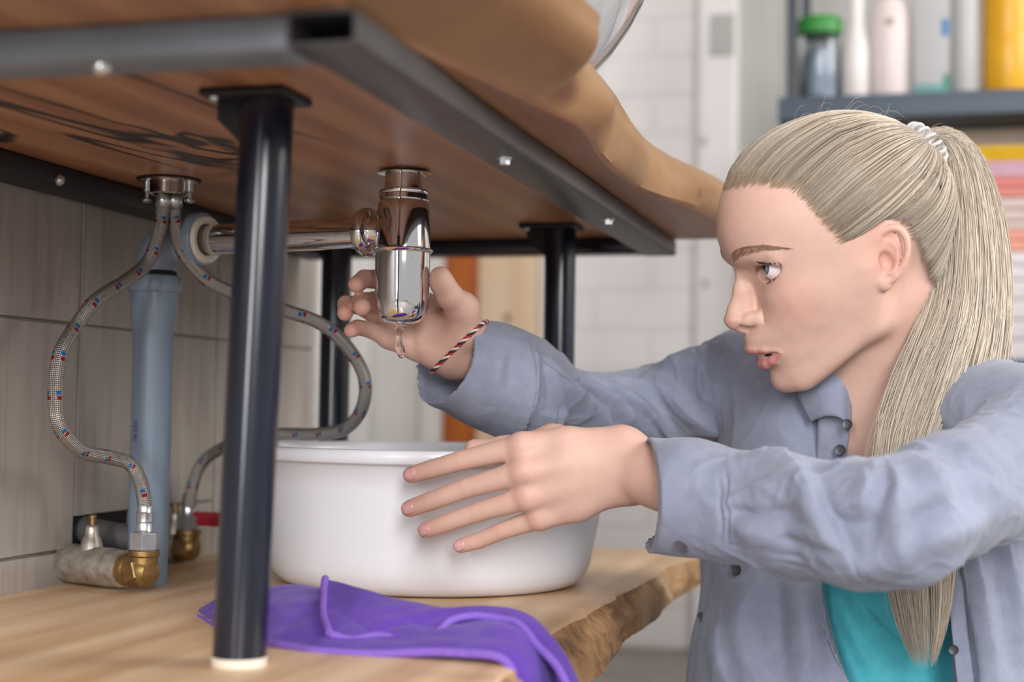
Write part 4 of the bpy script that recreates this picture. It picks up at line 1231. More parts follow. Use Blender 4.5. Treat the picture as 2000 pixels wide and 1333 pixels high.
for sg in (1, -1):
    c = hw(EC[0], sg * EC[1], EC[2])
    g = HF * 0.90 + HL_ * 0.12 + HU * 0.30; g /= np.linalg.norm(g)
    prof = []
    for k in range(29):
        a = math.pi * k / 28
        rr = 12.6
        x, y = rr * math.sin(a), -rr * math.cos(a)
        if y > 10.2:
            y += 1.2 * (1 - (x / 7.2) ** 2) if x < 7.2 else 0
        prof.append((max(0.0, x) * .001, y * .001))
    prof[0] = (0, prof[0][1]); prof[-1] = (0, prof[-1][1])
    e = lathe('eyeball', prof, (0, 0, 0), M['eye'], person, 40, 'Z', 80, label='grey-blue eye looking at the trap')
    q = Vector((0, 0, 1)).rotation_difference(Vector(g)).to_matrix().to_4x4()
    q.translation = Vector(c)
    e.matrix_world = q

tree = BVHTree.FromPolygons([tuple(v) for v in bv[(hq[:, 0] > -30) & (hq[:, 2] > -100)]], [], epsilon=0) if False else None
_hm = np.nonzero((hq[:, 2] > -100) & (np.abs(hq[:, 1]) < 95) & (np.abs(hq[:, 0]) < 140))[0]
_map = -np.ones(len(bv), int); _map[_hm] = np.arange(len(_hm))
_hf = _map[bf]; _hf = _hf[(_hf >= 0).all(1)]
HEAD_BVH = BVHTree.FromPolygons([tuple(x) for x in bv[_hm]], [tuple(int(i) for i in f) for f in _hf])
def head_surface(f, l, u, off=0.0):
    """world point on the skin reached from the head's middle through (f, l, u)"""
    o = Vector(hw(0, 0, u * 0.6)); t = Vector(hw(f, l, u))
    d = (t - o).normalized()
    hit = HEAD_BVH.ray_cast(o + d * 0.25, -d, 0.3)
    if hit[0] is None:
        return np.array(t)
    return np.array(hit[0] + d * off)

def strands(name, curves, r0, mat, parent, colors=None, sides=3, taper=True, label=None, root=1.0):
    """list of [n,3] polylines -> one mesh of thin tubes"""
    n = curves.shape[1]; m = len(curves)
    T = np.gradient(curves, axis=1); T /= np.linalg.norm(T, axis=2, keepdims=True) + 1e-12
    ref = np.array([0.31, 0.62, 0.72])
    A = np.cross(T, ref); A /= np.linalg.norm(A, axis=2, keepdims=True) + 1e-12
    Bn = np.cross(T, A)
    prof = np.ones(n)
    if taper:
        x = np.linspace(0, 1, n); prof = np.minimum(1, np.minimum(x / 0.08 + 0.15, (1 - x) / 0.25 + 0.1))
    rad = np.broadcast_to(np.asarray(r0, float).reshape(-1, 1), (m, 1)) * prof[None, :]
    ang = np.linspace(0, 2 * np.pi, sides, endpoint=False)
    V = curves[:, :, None, :] + rad[:, :, None, None] * (np.cos(ang)[None, None, :, None] * A[:, :, None, :] + np.sin(ang)[None, None, :, None] * Bn[:, :, None, :])
    V = V.reshape(-1, 3)
    s = np.arange(m)[:, None, None] * n * sides; i = np.arange(n - 1)[None, :, None] * sides; j = np.arange(sides)[None, None, :]; k = (j + 1) % sides
    F = np.stack([s + i + j, s + i + k, s + i + sides + k, s + i + sides + j], -1).reshape(-1, 4)
    o = obj(name, V, F, mat, parent, True, label)
    if colors is not None:
        C_ = np.repeat(colors, n * sides, axis=0)
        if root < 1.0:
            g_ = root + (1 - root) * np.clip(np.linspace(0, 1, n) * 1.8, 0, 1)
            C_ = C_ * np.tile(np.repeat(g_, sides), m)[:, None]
        color_attr(o, 'tint', C_)
    return o

mi_ = bmesh.new()
bmesh.ops.create_uvsphere(mi_, u_segments=28, v_segments=16, radius=1.0)
for v_ in mi_.verts:
    v_.co = Vector(hw(86 + 12.0 * v_.co.x, 20.5 * v_.co.y, -46.9 + 5.0 * v_.co.z))
bm_obj('mouth_interior', mi_, plain('dark_mouth', '#2a1012', 0.5), person, smooth=True)
rs = np.random.RandomState(11)
brow_m = plain('brow_hair', '#94705a', 0.6, 0, 0.2, 300)
lash_m = plain('lash_hair', '#1d1714', 0.5)
for sg in (1, -1):
    cv = []
    for k in range(600):
        s = rs.beta(1.35, 1.25)
        # brow centre line, inner to outer
        c0 = np.array([np.interp(s, [0, .35, .7, 1], [94, 86, 74, 60]), np.interp(s, [0, .35, .7, 1], [10.5, 24, 40, 51]), np.interp(s, [0, .35, .7, 1], [37.5, 41.8, 41.8, 36])])
        wd = np.interp(s, [0, .15, .6, 1], [3.4, 4.2, 3.4, 1.0])
        v = rs.uniform(-1, 1)
        c0 = c0 + np.array([0, 0, v * wd])
        L = rs.uniform(3.5, 6.0)
        d = np.array([-0.3, 0.75, 0.65 * (1 - s) - 0.25 * v - 0.1 * s]); d /= np.linalg.norm(d)
        p = []
        for q in range(4):
            x = c0 + d * L * q / 3
            p.append(head_surface(x[0], sg * x[1], x[2], 0.0002 + 0.0005 * math.sin(math.pi * q / 3)))
        cv.append(p)
    strands('eyebrow', np.array(cv), 0.00008, brow_m, person, label='light brown eyebrow')['kind'] = 'stuff'
    cv = []
    for k in range(190):
        x = rs.uniform(0.03, 0.99); upper = k < 150
        l = 16.8 + (46.4 - 16.8) * x
        md = 19.0 + 3.6 * x
        if upper:
            u = md + 7.7 * (4 * x * (1 - x)) ** 0.62 * (1 + 0.16 * (0.45 - x)); L = rs.uniform(6.5, 9.5)
        else:
            u = md - 6.5 * (4 * x * (1 - x)) ** 0.75 * (0.85 + 0.3 * x); L = rs.uniform(2.5, 3.8)
        dl, du = l - EC[1], u - EC[2]
        f = EC[0] + math.sqrt(max(1.0, 14.0 ** 2 - dl * dl - du * du))
        d0 = np.array([0.85, dl / 22.0 + 0.12, 0.1 if upper else -0.5]); d1 = np.array([0.35, dl / 20.0 + 0.15, 0.75 if upper else -0.3])
        p = [np.array([f, l, u])]
        for q in range(1, 5):
            d = d0 * (1 - q / 4) + d1 * q / 4
            p.append(p[-1] + d / np.linalg.norm(d) * L / 4)
        cv.append([hw(a, sg * b, c) for a, b, c in p])
    lid = []
    for x in np.linspace(0.06, 1.0, 26):
        l = 16.8 + (46.4 - 16.8) * x; u = 19.0 + 3.6 * x + 7.7 * (4 * x * (1 - x)) ** 0.62 * (1 + 0.16 * (0.45 - x)) + 0.15
        dl, du = l - EC[1], u - EC[2]
        lid.append(hw(EC[0] + math.sqrt(max(4.0, 14.15 ** 2 - dl * dl - du * du)), sg * l, u))
    tube('lash_line', lid, [0.0003, 0.0006, 0.0007, 0.0006, 0.0003], lash_m, person, 6)
    strands('eyelashes', np.array(cv), 0.00017, lash_m, person)['kind'] = 'stuff'
nail_m = plain('fingernail', '#d3a09c', 0.22, 0, 0.04, 200, Coat_Weight=0.5)
view = np.array([-0.10, -1.0, 0.10])
for a, b, r in nail_spots:
    d = b - a; d /= np.linalg.norm(d)
    n = view - d * (view @ d); n /= np.linalg.norm(n)
    s = np.cross(d, n)
    bm = bmesh.new()
    NR, NA = 5, 24
    rings_ = [[bm.verts.new(Vector(b + d * -0.0006 + n * (r + 0.0007)))]]
    for i in range(1, NR + 2):
        q = min(i, NR) / NR; row = []
        for j in range(NA):
            t = 2 * math.pi * j / NA
            x = q * math.copysign(abs(math.cos(t)) ** 0.8, math.cos(t)); y = q * math.copysign(abs(math.sin(t)) ** 0.8, math.sin(t))
            al = x * 0.0056 - 0.0006; ph = y * math.radians(46)
            re_ = math.sqrt(max(r * r - max(al, 0.0) ** 2 * 0.8, 1e-8)) + (0.0007 * (1 - q * q * 0.5) if i <= NR else -0.0006)
            row.append(bm.verts.new(Vector(b + d * al + s * (math.sin(ph) * re_) + n * (math.cos(ph) * re_))))
        rings_.append(row)
    for j in range(NA):
        bm.faces.new((rings_[0][0], rings_[1][j], rings_[1][(j + 1) % NA]))
    for u_, v_ in zip(rings_[1:], rings_[2:]):
        for j in range(NA):
            bm.faces.new((u_[j], v_[j], v_[(j + 1) % NA], u_[(j + 1) % NA]))
    bm_obj('fingernail', bm, nail_m, person, smooth=True)
# ------------------------------------------------------------------ hair: combed back cap, strands, ponytail, spiral hair tie
def hair_material(name, use_tint=True):
    t = NT(name)
    if use_tint:
        a = t.n('ShaderNodeVertexColor', layer_name='tint')
        c = a.outputs[0]
    else:
        uv = t.coord('UV', (260, 2.0, 1))
        n = t.noise(uv, 1.0, 4, 0.6)
        c = t.ramp(n, [(0.25, lin('#73665a')), (0.5, lin('#968675')), (0.75, lin('#b9aa96'))])
        t.bump(n, 0.5, 0.0012)
    t.set(Base_Color=c, Roughness=0.36, Specular_IOR_Level=0.45, Sheen_Weight=0.08)
    return t.m
M['hair'] = hair_material('blond_hair'); M['hair_cap'] = hair_material('blond_hair_base', False)
PER = [(83, 0, 97), (79, 10, 95.5), (71.6, 26, 94), (59, 41.7, 91.5), (43.5, 52.5, 84), (36.5, 58.5, 72), (32.5, 62, 60), (27.5, 66, 43), (20.5, 67.8, 28.5), (10, 69.5, 29), (-3, 71, 32), (-19, 71, 32), (-31, 67, 17), (-38, 60, -5), (-42, 52, -28), (-48, 38, -46), (-56, 20, -54), (-60, 0, -56)]
left = catmull(PER, 90)
per = np.vstack([left, (left * np.array([1, -1, 1]))[-2:0:-1]])
C0 = np.array([-6.0, 0, 40.0])
TIE = np.array([-90.0, 0, 69.0])
def skull_r(D):
    """distance from C0 to the scalp along unit directions D (union of two ellipsoids)"""
    best = np.zeros(len(D))
    for c, r in (((-6, 0, 40), (90, 71, 78)), ((30, 0, 55), (65.5, 61, 61))):
        r = np.array(r, float); o = (C0 - np.array(c, float)) / r; d = D / r
        A = (d * d).sum(1); Bq = 2 * (d @ o); Cq = o @ o - 1
        best = np.maximum(best, (-Bq + np.sqrt(np.maximum(Bq * Bq - 4 * A * Cq, 0))) / (2 * A))
    return best
NS, NTt = len(per), 40
tt_ = np.linspace(0, 1, NTt)
G = np.zeros((NS, NTt, 3))
_c0w = Vector(HT + (C0 @ HM) * 0.001)
dirT = (TIE - C0) / np.linalg.norm(TIE - C0)
for i, p in enumerate(per):
    d0 = p - C0; L0 = np.linalg.norm(d0); d0 /= L0
    w = math.acos(np.clip(d0 @ dirT, -1, 1))
    D = (np.sin((1 - tt_) * w)[:, None] * d0 + np.sin(tt_ * w)[:, None] * dirT) / math.sin(w)
    D /= np.linalg.norm(D, axis=1, keepdims=True)
    r = skull_r(D)
    r = np.maximum(r, L0 * np.clip(1 - tt_ * 3, 0, 1) + r * np.clip(tt_ * 3, 0, 1)) if p[2] < 0 else r
    if p[0] > 16 and p[2] > 20:               # temples: stay above the skin of the face
        for j_ in range(22):
            dv = Vector(D[j_] @ HM)
            h_ = HEAD_BVH.ray_cast(_c0w + dv * 0.15, -dv, 0.15)
            if h_[0] is not None:
                r[j_] = max(r[j_], min((h_[0] - _c0w).length * 1000 + 0.3, r[j_] + 10))
    vol = 5.0 * np.clip(tt_ / 0.25, 0, 1) ** 0.8 + 1.0 * np.sin(np.pi * tt_)
    G[i] = C0 + D * (r + 0.2 + vol)[:, None]
    G[i] = G[i] * (1 - tt_[:, None] ** 6) + TIE * tt_[:, None] ** 6
# smooth along the perimeter
for _ in range(3):
    G = (np.roll(G, 1, 0) + 2 * G + np.roll(G, -1, 0)) / 4
def h2w(Q):
    return HT + (Q @ HM) * 0.001
capV = h2w(G.reshape(-1, 3))
ii, jj = np.meshgrid(np.arange(NS), np.arange(NTt - 1), indexing='ij')
keep = (jj >= 2).ravel(); ii, jj = ii.ravel()[keep], jj.ravel()[keep]      # strands alone form the hairline
a_ = ii * NTt + jj; b_ = ((ii + 1) % NS) * NTt + jj
capF = np.stack([a_, a_ + 1, b_ + 1, b_], 1)
cap = obj('hair', capV, capF, M['hair_cap'], person, True, 'blond hair combed tightly back')
uvl = cap.data.uv_layers.new(name='UVMap')
ub = np.zeros((len(capF) * 4, 2), np.float32)
iu, ju = ii.ravel() / NS, jj.ravel() / (NTt - 1)
ub[0::4] = np.stack([iu, ju], 1); ub[1::4] = np.stack([iu, ju + 1 / (NTt - 1)], 1)
ub[2::4] = np.stack([iu + 1 / NS, ju + 1 / (NTt - 1)], 1); ub[3::4] = np.stack([iu + 1 / NS, ju], 1)
uvl.data.foreach_set('uv', ub.ravel())

rs = np.random.RandomState(4)
def tints(n, lo='#6b5b4d', hi='#d2c5b2', bias=None):
    x = rs.beta(2.2, 1.7, n) if bias is None else bias
    a, b = np.array(lin(lo)[:3]), np.array(lin(hi)[:3])
    return a + (b - a) * x[:, None]
def gsample(s, t):
    """bilinear lookup in the scalp grid; s in [0, NS), t in [0, 1]"""
    s = np.mod(s, NS); i = s.astype(int) % NS; fs_ = (s - np.floor(s))[..., None]; i2 = (i + 1) % NS
    x = t * (NTt - 1); j = np.clip(x.astype(int), 0, NTt - 2); ft_ = (x - j)[..., None]
    return (G[i, j] * (1 - fs_) * (1 - ft_) + G[i2, j] * fs_ * (1 - ft_) + G[i, j + 1] * (1 - fs_) * ft_ + G[i2, j + 1] * fs_ * ft_)
# arc-length parameter along the perimeter so roots are evenly spread; nape sparser
plen = np.r_[0, np.cumsum(np.linalg.norm(np.diff(np.vstack([per, per[:1]]), axis=0), axis=1))]
N_S, NP = 6200, 15
ss = np.interp(rs.rand(N_S) * plen[-1], plen, np.arange(NS + 1))
clump = rs.rand(180) * NS                       # strands gather in locks
near = clump[np.argmin(np.abs(((ss[:, None] - clump[None, :] + NS / 2) % NS) - NS / 2), 1)]
dlt = ((near - ss + NS / 2) % NS) - NS / 2
t0 = np.abs(rs.randn(N_S)) * 0.05 - 0.02
temple = np.exp(-((np.minimum(ss, NS - ss) - 28) / 12.0) ** 2)
t0 = t0 - 0.05 * temple * rs.rand(N_S)
t0[rs.rand(N_S) < 0.35] += rs.rand() * 0.1
prog = np.linspace(0, 1, NP)
tq = t0[:, None] + (1.0 - t0[:, None]) * prog[None, :]
sq = ss[:, None] + dlt[:, None] * (0.75 * np.sin(np.clip(prog * 1.4, 0, 1) * np.pi / 2))[None, :]
Q = gsample(sq, np.clip(tq, 0, 1))
neg = np.clip(-tq, 0, 1)
dirn = gsample(sq * 1.0, np.zeros_like(sq)) - gsample(sq * 1.0, np.full_like(sq, 0.05))
Q = Q + dirn * (neg / 0.05)[:, :, None]
nrm = Q - C0; nrm /= np.linalg.norm(nrm, axis=2, keepdims=True)
lay = rs.rand(N_S)[:, None] * 1.9
off = (0.25 + lay * np.sin(np.clip(prog * 1.15, 0, 1) * np.pi)[None, :] ** 0.6) - 0.5 * np.abs(dlt)[:, None] * 0.6
off = np.maximum(off, 0.25)
off *= np.clip(prog * 9 + 0.25, 0, 1)[None, :]
Q = Q + nrm * off[:, :, None]
ctint = rs.rand(NS * 4 + 8)
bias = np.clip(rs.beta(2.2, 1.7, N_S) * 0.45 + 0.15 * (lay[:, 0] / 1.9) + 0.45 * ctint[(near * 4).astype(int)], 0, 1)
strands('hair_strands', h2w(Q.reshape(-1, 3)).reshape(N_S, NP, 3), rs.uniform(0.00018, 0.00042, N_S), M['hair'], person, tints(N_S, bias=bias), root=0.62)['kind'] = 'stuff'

# fine hairs feathering the temples and forehead
BN = 900
bs = np.concatenate([rs.uniform(17, 42, BN // 2), rs.uniform(0, 20, BN // 4), NS - rs.uniform(0, 40, BN - BN // 2 - BN // 4)])
bt = np.where((bs > 17) & (bs < 45), rs.uniform(-0.045, 0.0, BN), rs.uniform(-0.022, 0.0, BN)); bl = rs.uniform(0.10, 0.22, BN)
pq = np.linspace(0, 1, 8)
tb_ = bt[:, None] + bl[:, None] * pq[None, :]
sb_ = np.repeat(bs[:, None], 8, 1)
g0, g1 = gsample(sb_, np.zeros_like(sb_)), gsample(sb_, np.full_like(sb_, 0.03))
Qb = gsample(sb_, np.clip(tb_, 0, 1)) + (g0 - g1) * (np.clip(-tb_, 0, 1) / 0.03)[:, :, None]
db = Qb - C0; db /= np.linalg.norm(db, axis=2, keepdims=True)
sr_ = skull_r(db.reshape(-1, 3)).reshape(BN, 8)
c0w = Vector(h2w(C0[None])[0])
for i_ in range(BN):
    for j_ in range(8):
        if tb_[i_, j_] < 0.03:
            dv = Vector(db[i_, j_] @ HM)
            h_ = HEAD_BVH.ray_cast(c0w + dv * 0.15, -dv, 0.15)
            if h_[0] is not None:
                sr_[i_, j_] = min((h_[0] - c0w).length * 1000, sr_[i_, j_] + 9)
Qn = C0 + db * (sr_ + 0.6 + 0.3 * pq[None, :])[:, :, None]
wq = np.clip((tb_ + 0.01) / 0.06, 0, 1)[:, :, None]
Qb = Qn * (1 - wq) + (Qb + db * 0.5) * wq
strands('hairline_hairs', h2w(Qb.reshape(-1, 3)).reshape(BN, 8, 3), rs.uniform(0.00008, 0.00016, BN), M['hair'], person, tints(BN, '#7a6452', '#b8a284'))['kind'] = 'stuff'

# flyaway hairs round the head
FN = 130
cv = []
for k in range(FN):
    s = rs.uniform(0, 70) if rs.rand() < 0.75 else rs.uniform(100, NS); t = rs.uniform(0.05, 0.7)
    p = gsample(np.array([s]), np.array([t]))[0]; n = (p - C0) / np.linalg.norm(p - C0)
    tg = gsample(np.array([s]), np.array([min(1, t + 0.08)]))[0] - p; tg /= np.linalg.norm(tg)
    L = rs.uniform(10, 38); r1 = rs.randn(3) * 0.35; r2 = rs.randn(3) * 0.5
    q = [p + (tg * (0.7 * x) + n * (0.28 * math.sin(x * 2.6) + 0.02) + r1 * x * 0.4 + r2 * x * x * 0.35) * L for x in np.linspace(0, 1, 9)]
    cv.append(q)
strands('flyaway_hairs', h2w(np.array(cv).reshape(-1, 3)).reshape(FN, 9, 3), 0.00007, M['hair'], person, tints(FN, '#b7a384', '#eadcc2'))['kind'] = 'stuff'

# ponytail
PT = np.array([(0.0033, 1.3334, 0.7379), (0.0119, 1.3375, 0.7438), (0.0247, 1.3338, 0.7427), (0.0355, 1.3189, 0.7234), (0.0416, 1.2994, 0.6888), (0.0444, 1.2834, 0.6480), (0.0426, 1.2646, 0.5956), (0.0339, 1.2485, 0.5573), (0.0234, 1.2337, 0.5239), (0.0100, 1.2194, 0.4872), (0.0015, 1.2126, 0.4510), (0.0016, 1.2164, 0.4147), (0.0045, 1.2230, 0.3781), (0.0066, 1.2316, 0.3410), (0.0083, 1.2398, 0.3075)])
PWs = np.array([10, 11, 15, 21, 27, 31, 35, 40, 44, 42, 34, 29, 27, 20, 9]) * 0.001
PDs = np.array([10, 11, 14, 15, 17, 18, 19, 20, 20, 19, 17, 16, 15, 13, 9]) * 0.001
n_c = 40
Pc = catmull(PT, n_c); Pw = np.interp(np.linspace(0, 1, n_c), np.linspace(0, 1, len(PWs)), PWs); Pd = np.interp(np.linspace(0, 1, n_c), np.linspace(0, 1, len(PDs)), PDs)
Tn = np.gradient(Pc, axis=0); Tn /= np.linalg.norm(Tn, axis=1, keepdims=True)
vd = np.array([-0.26, 0.965, 0.02])
Sd = np.cross(Tn, vd); Sd /= np.linalg.norm(Sd, axis=1, keepdims=True)
Nd = np.cross(Sd, Tn)
def tail_pts(a, b, idx):
    """a, b in the unit disc, idx fractional station"""
    i = np.clip(idx.astype(int), 0, n_c - 2); f = (idx - i)[..., None]
    def L(X):
        return X[i] * (1 - f) + X[i + 1] * f
    return L(Pc) + L(Sd * Pw[:, None]) * a[..., None] + L(Nd * Pd[:, None]) * b[..., None]
aa = np.linspace(0, 2 * np.pi, 28, endpoint=False)
core = np.stack([tail_pts(0.80 * min(1.0, (37.5 - i) / 6.0) * np.cos(aa), 0.80 * min(1.0, (37.5 - i) / 6.0) * np.sin(aa), np.full(28, float(i) * (n_c - 7) / 36)) for i in range(37)])
cf = []
for i in range(36):
    for j in range(28):
        k = (j + 1) % 28
        cf.append((i * 28 + j, i * 28 + k, (i + 1) * 28 + k, (i + 1) * 28 + j))
cf.append(tuple(36 * 28 + j for j in range(28)))
core_o = obj('ponytail', core.reshape(-1, 3), cf, M['hair_cap'], person, True, 'long blond ponytail falling over the shoulder')
uvl = core_o.data.uv_layers.new(name='UVMap')
ub = []
for i in range(36):
    for j in range(28):
        ub += [(j / 28, i / 36), ((j + 1) / 28, i / 36), ((j + 1) / 28, (i + 1) / 36), (j / 28, (i + 1) / 36)]
ub += [(0, 1)] * 28
uvl.data.foreach_set('uv', np.array(ub, np.float32).ravel())
N_P, NQ = 3600, 22
ang = rs.rand(N_P) * 2 * np.pi
lk = rs.rand(46) * 2 * np.pi                      # locks
nl = lk[np.argmin(np.abs(np.angle(np.exp(1j * (ang[:, None] - lk[None, :])))), 1)]
rad = 0.78 + 0.24 * rs.rand(N_P) ** 1.5
end = np.clip(n_c - 1 - np.abs(rs.randn(N_P)) * 3.6 - (rs.rand(N_P) < 0.3) * rs.rand(N_P) * 9, 12, n_c - 1.01)
pr = np.linspace(0, 1, NQ)
idx = pr[None, :] * end[:, None]
da = np.angle(np.exp(1j * (nl - ang)))
pull = 0.5 * np.sin(np.clip(idx / n_c * 1.3, 0, 1) * np.pi / 2)
th = ang[:, None] + da[:, None] * pull + 0.10 * np.sin(idx * 0.23 + rs.rand(N_P)[:, None] * 6.28)
rr = rad[:, None] * (1 + 0.05 * np.sin(idx * 0.31 + rs.rand(N_P)[:, None] * 6.28)) - 0.10 * np.abs(da)[:, None] * pull * 2
Wp = tail_pts(rr * np.cos(th), rr * np.sin(th), idx)
bias = np.clip(rs.beta(2.2, 1.6, N_P) * 0.8 + 0.2 * (rad - 0.78) / 0.24, 0, 1)
strands('ponytail_strands', Wp, rs.uniform(0.00022, 0.00048, N_P), M['hair'], person, tints(N_P, '#7d6c5b', '#d5c9b8', bias))['kind'] = 'stuff'
# loose hairs of the ponytail
FN = 110; cv = []
for k in range(FN):
    st = rs.uniform(3, n_c - 10); a0 = rs.rand() * 6.28; L = rs.uniform(3, 9)
    x = np.linspace(0, 1, 10)
    r_ = 1.0 + rs.uniform(0.05, 0.75) * x ** 1.5
    cv.append(tail_pts(r_ * np.cos(a0 + 0.2 * x), r_ * np.sin(a0 + 0.2 * x), np.clip(st + L * x, 0, n_c - 1.01)))
strands('flyaway_hairs', np.array(cv), 0.00007, M['hair'], person, tints(FN, '#b7a384', '#eadcc2'))['kind'] = 'stuff'
# clear spiral hair tie
ct_ = np.linspace(0, 1, 420); A_ = ct_ * 2 * np.pi; ph = A_ * 15
ax = h2w(np.array([TIE + np.array([-4.0, 0, 1.0])]))[0]
e1 = HL_; e3 = (-HF * 0.93 + HU * 0.36); e3 /= np.linalg.norm(e3); e2 = np.cross(e3, e1)
rad_ = 0.0165 + 0.0048 * np.cos(ph)
coil = ax + rad_[:, None] * (np.cos(A_)[:, None] * e1 + np.sin(A_)[:, None] * e2) + (0.0048 * np.sin(ph))[:, None] * e3
cm = NT('clear_plastic'); cm.set(Base_Color=lin('#f2f0f0'), Roughness=0.08, Transmission_Weight=0.55, IOR=1.45)
tube('hair_tie', coil, 0.0016, cm.m, person, 8, label='clear plastic spiral hair tie')
# ------------------------------------------------------------------ clothes
def cloth_material(name, c_lo, c_hi, weave=1400, rough=0.85, seam=False):
    t = NT(name)
    v = t.coord('Object')
    n = t.noise(v, 14, 5, 0.6); n2 = t.noise(v, 90, 4, 0.6)
    f = t.math('ADD', t.math('MULTIPLY', n, 0.65), t.math('MULTIPLY', n2, 0.35))
    t.set(Base_Color=t.ramp(f, [(0.32, lin(c_lo)), (0.68, lin(c_hi))]), Roughness=rough, Sheen_Weight=0.18, Sheen_Roughness=0.5, Specular_IOR_Level=0.2)
    w = t.noise(v, weave, 2)
    t.bump(t.math('ADD', w, t.math('MULTIPLY', n2, 2.2)), 0.35, 0.0009)
    return t.m
M['shirt'] = cloth_material('grey_blue_chambray', '#7d8396', '#949aad')
M['top'] = cloth_material('turquoise_jersey', '#3f9fae', '#57bcc6', 1800, 0.7)
M['jeans'] = cloth_material('blue_denim', '#35465f', '#4a5f7d', 1600)
M['button'] = plain('dark_snap_button', '#3a3b40', 0.3, 0.3, 0.1, 200)
M['snap'] = plain('grey_metal_snap', '#8b8b90', 0.32, 0.85, 0.05, 200)

LSL, RSL, TT1, TT2, TSH = [(-0.1941, 1.1225, 0.4426, 0.0440), (-0.1605, 1.1067, 0.4429, 0.0415), (-0.1303, 1.0933, 0.4378, 0.0385), (-0.0782, 1.0610, 0.4336, 0.0395), (-0.0353, 1.0343, 0.4327, 0.0410), (-0.0068, 1.0233, 0.4352, 0.0400), (0.0217, 1.0666, 0.4506, 0.0405), (0.0583, 1.1279, 0.4621, 0.0430), (0.0945, 1.1886, 0.4837, 0.0560)], [(-0.3800, 1.2083, 0.5438, 0.0400), (-0.3536, 1.2356, 0.5347, 0.0445), (-0.3360, 1.2563, 0.5264, 0.0445), (-0.3062, 1.3276, 0.5060, 0.0340), (-0.2536, 1.4040, 0.5095, 0.0350), (-0.2063, 1.4164, 0.5176, 0.0430), (-0.1558, 1.3983, 0.5335, 0.0510)], [(-0.1026, 1.3827, 0.5103, 0.0600), (-0.0911, 1.3878, 0.4683, 0.0780), (-0.0880, 1.3807, 0.4175, 0.0880), (-0.0863, 1.3729, 0.3720, 0.0980), (-0.0818, 1.3690, 0.2608, 0.1120)], [(0.0473, 1.3113, 0.4693, 0.0750), (0.0404, 1.3530, 0.4235, 0.0950), (0.0366, 1.3656, 0.3556, 0.1120), (0.0369, 1.3699, 0.2660, 0.1250)], [(-0.1558, 1.3983, 0.5335, 0.0510), (-0.0839, 1.3765, 0.5291, 0.0580), (-0.0248, 1.3569, 0.5159, 0.0600), (0.0383, 1.2867, 0.4994, 0.0600), (0.0945, 1.1886, 0.4837, 0.0560)]
def add_chain(F, ch, k, grow=0.0, op='u', a=0, b=None):
    ch = ch[a:b]
    for p, q in zip(ch, ch[1:]):
        F.cone(p[:3], q[:3], p[3] + grow, q[3] + grow, k, op)
def fold(F, pts, amp, w_soft, w_steep=None, flip=1):
    """fold line applied to the finished surface: soft on one side, steep on the other; amp < 0 makes a crease"""
    if not hasattr(F, 'folds'):
        F.folds = []
    F.folds.append((catmull(pts, max(5, 3 * len(pts))), amp, w_soft, w_steep or w_soft, flip))
def vnormals(V, Q):
    n = np.cross(V[Q[:, 2]] - V[Q[:, 0]], V[Q[:, 3]] - V[Q[:, 1]])
    N = np.stack([np.bincount(Q.ravel(), weights=np.repeat(n[:, i], 4), minlength=len(V)) for i in range(3)], 1)
    return N / (np.linalg.norm(N, axis=1, keepdims=True) + 1e-12)
def apply_folds(F, V, Q, gain=1.0, crumple=0.0, seed=1, freq=70.0, calm=None):
    N = vnormals(V, Q)
    D = np.zeros(len(V))
    if crumple:                               # small sharp wrinkles
        r1 = np.abs(ridge_noise(V, seed, 5, freq)); r2 = np.abs(ridge_noise(V, seed + 1, 5, freq * 2.1))
        cm = 1.0 if calm is None else np.clip((np.linalg.norm(V - np.array(calm), axis=1) - 0.062) / 0.03, 0.12, 1)
        D += cm * crumple / gain * (np.clip(1 - r1 * 4.5, 0, 1) ** 1.5 + 0.45 * np.clip(1 - r2 * 4.5, 0, 1) ** 1.5)
    cam_dir = np.array([0.16, -0.985, 0.0])
    for P, amp, w_soft, w_steep, flip in F.folds:
        n = len(P); seg = P[1:] - P[:-1]
        sd = np.cross(seg, cam_dir) * flip
        sd /= np.linalg.norm(sd, axis=1, keepdims=True) + 1e-12
        s0 = np.linspace(0, 1, n); reach = max(w_soft, w_steep) * 2.6
        lo, hi = P.min(0) - reach, P.max(0) + reach
        sel = np.nonzero(((V > lo) & (V < hi)).all(1))[0]
        X = V[sel]
        best = np.full(len(X), 1e9); side = np.zeros(len(X)); tt = np.zeros(len(X))
        for i in range(n - 1):
            w = X - P[i]
            t = np.clip((w @ seg[i]) / (seg[i] @ seg[i] + 1e-12), 0, 1)
            q = w - t[:, None] * seg[i]
            d2 = (q * q).sum(1); m = d2 < best
            best = np.where(m, d2, best); side = np.where(m, q @ sd[i], side); tt = np.where(m, s0[i] + t * (s0[i + 1] - s0[i]), tt)
        ww = np.where(side >= 0, w_soft, w_steep)
        D[sel] += amp * np.sin(np.clip(tt * 0.94 + 0.03, 0, 1) * np.pi) ** 0.7 * np.exp(-best / ww ** 2)
    return V + N * (D * gain)[:, None]
def plane_cut(p, n):
    p, n = np.array(p, float), np.array(n, float); n /= np.linalg.norm(n)
    return lambda P: -((P - p) @ n)
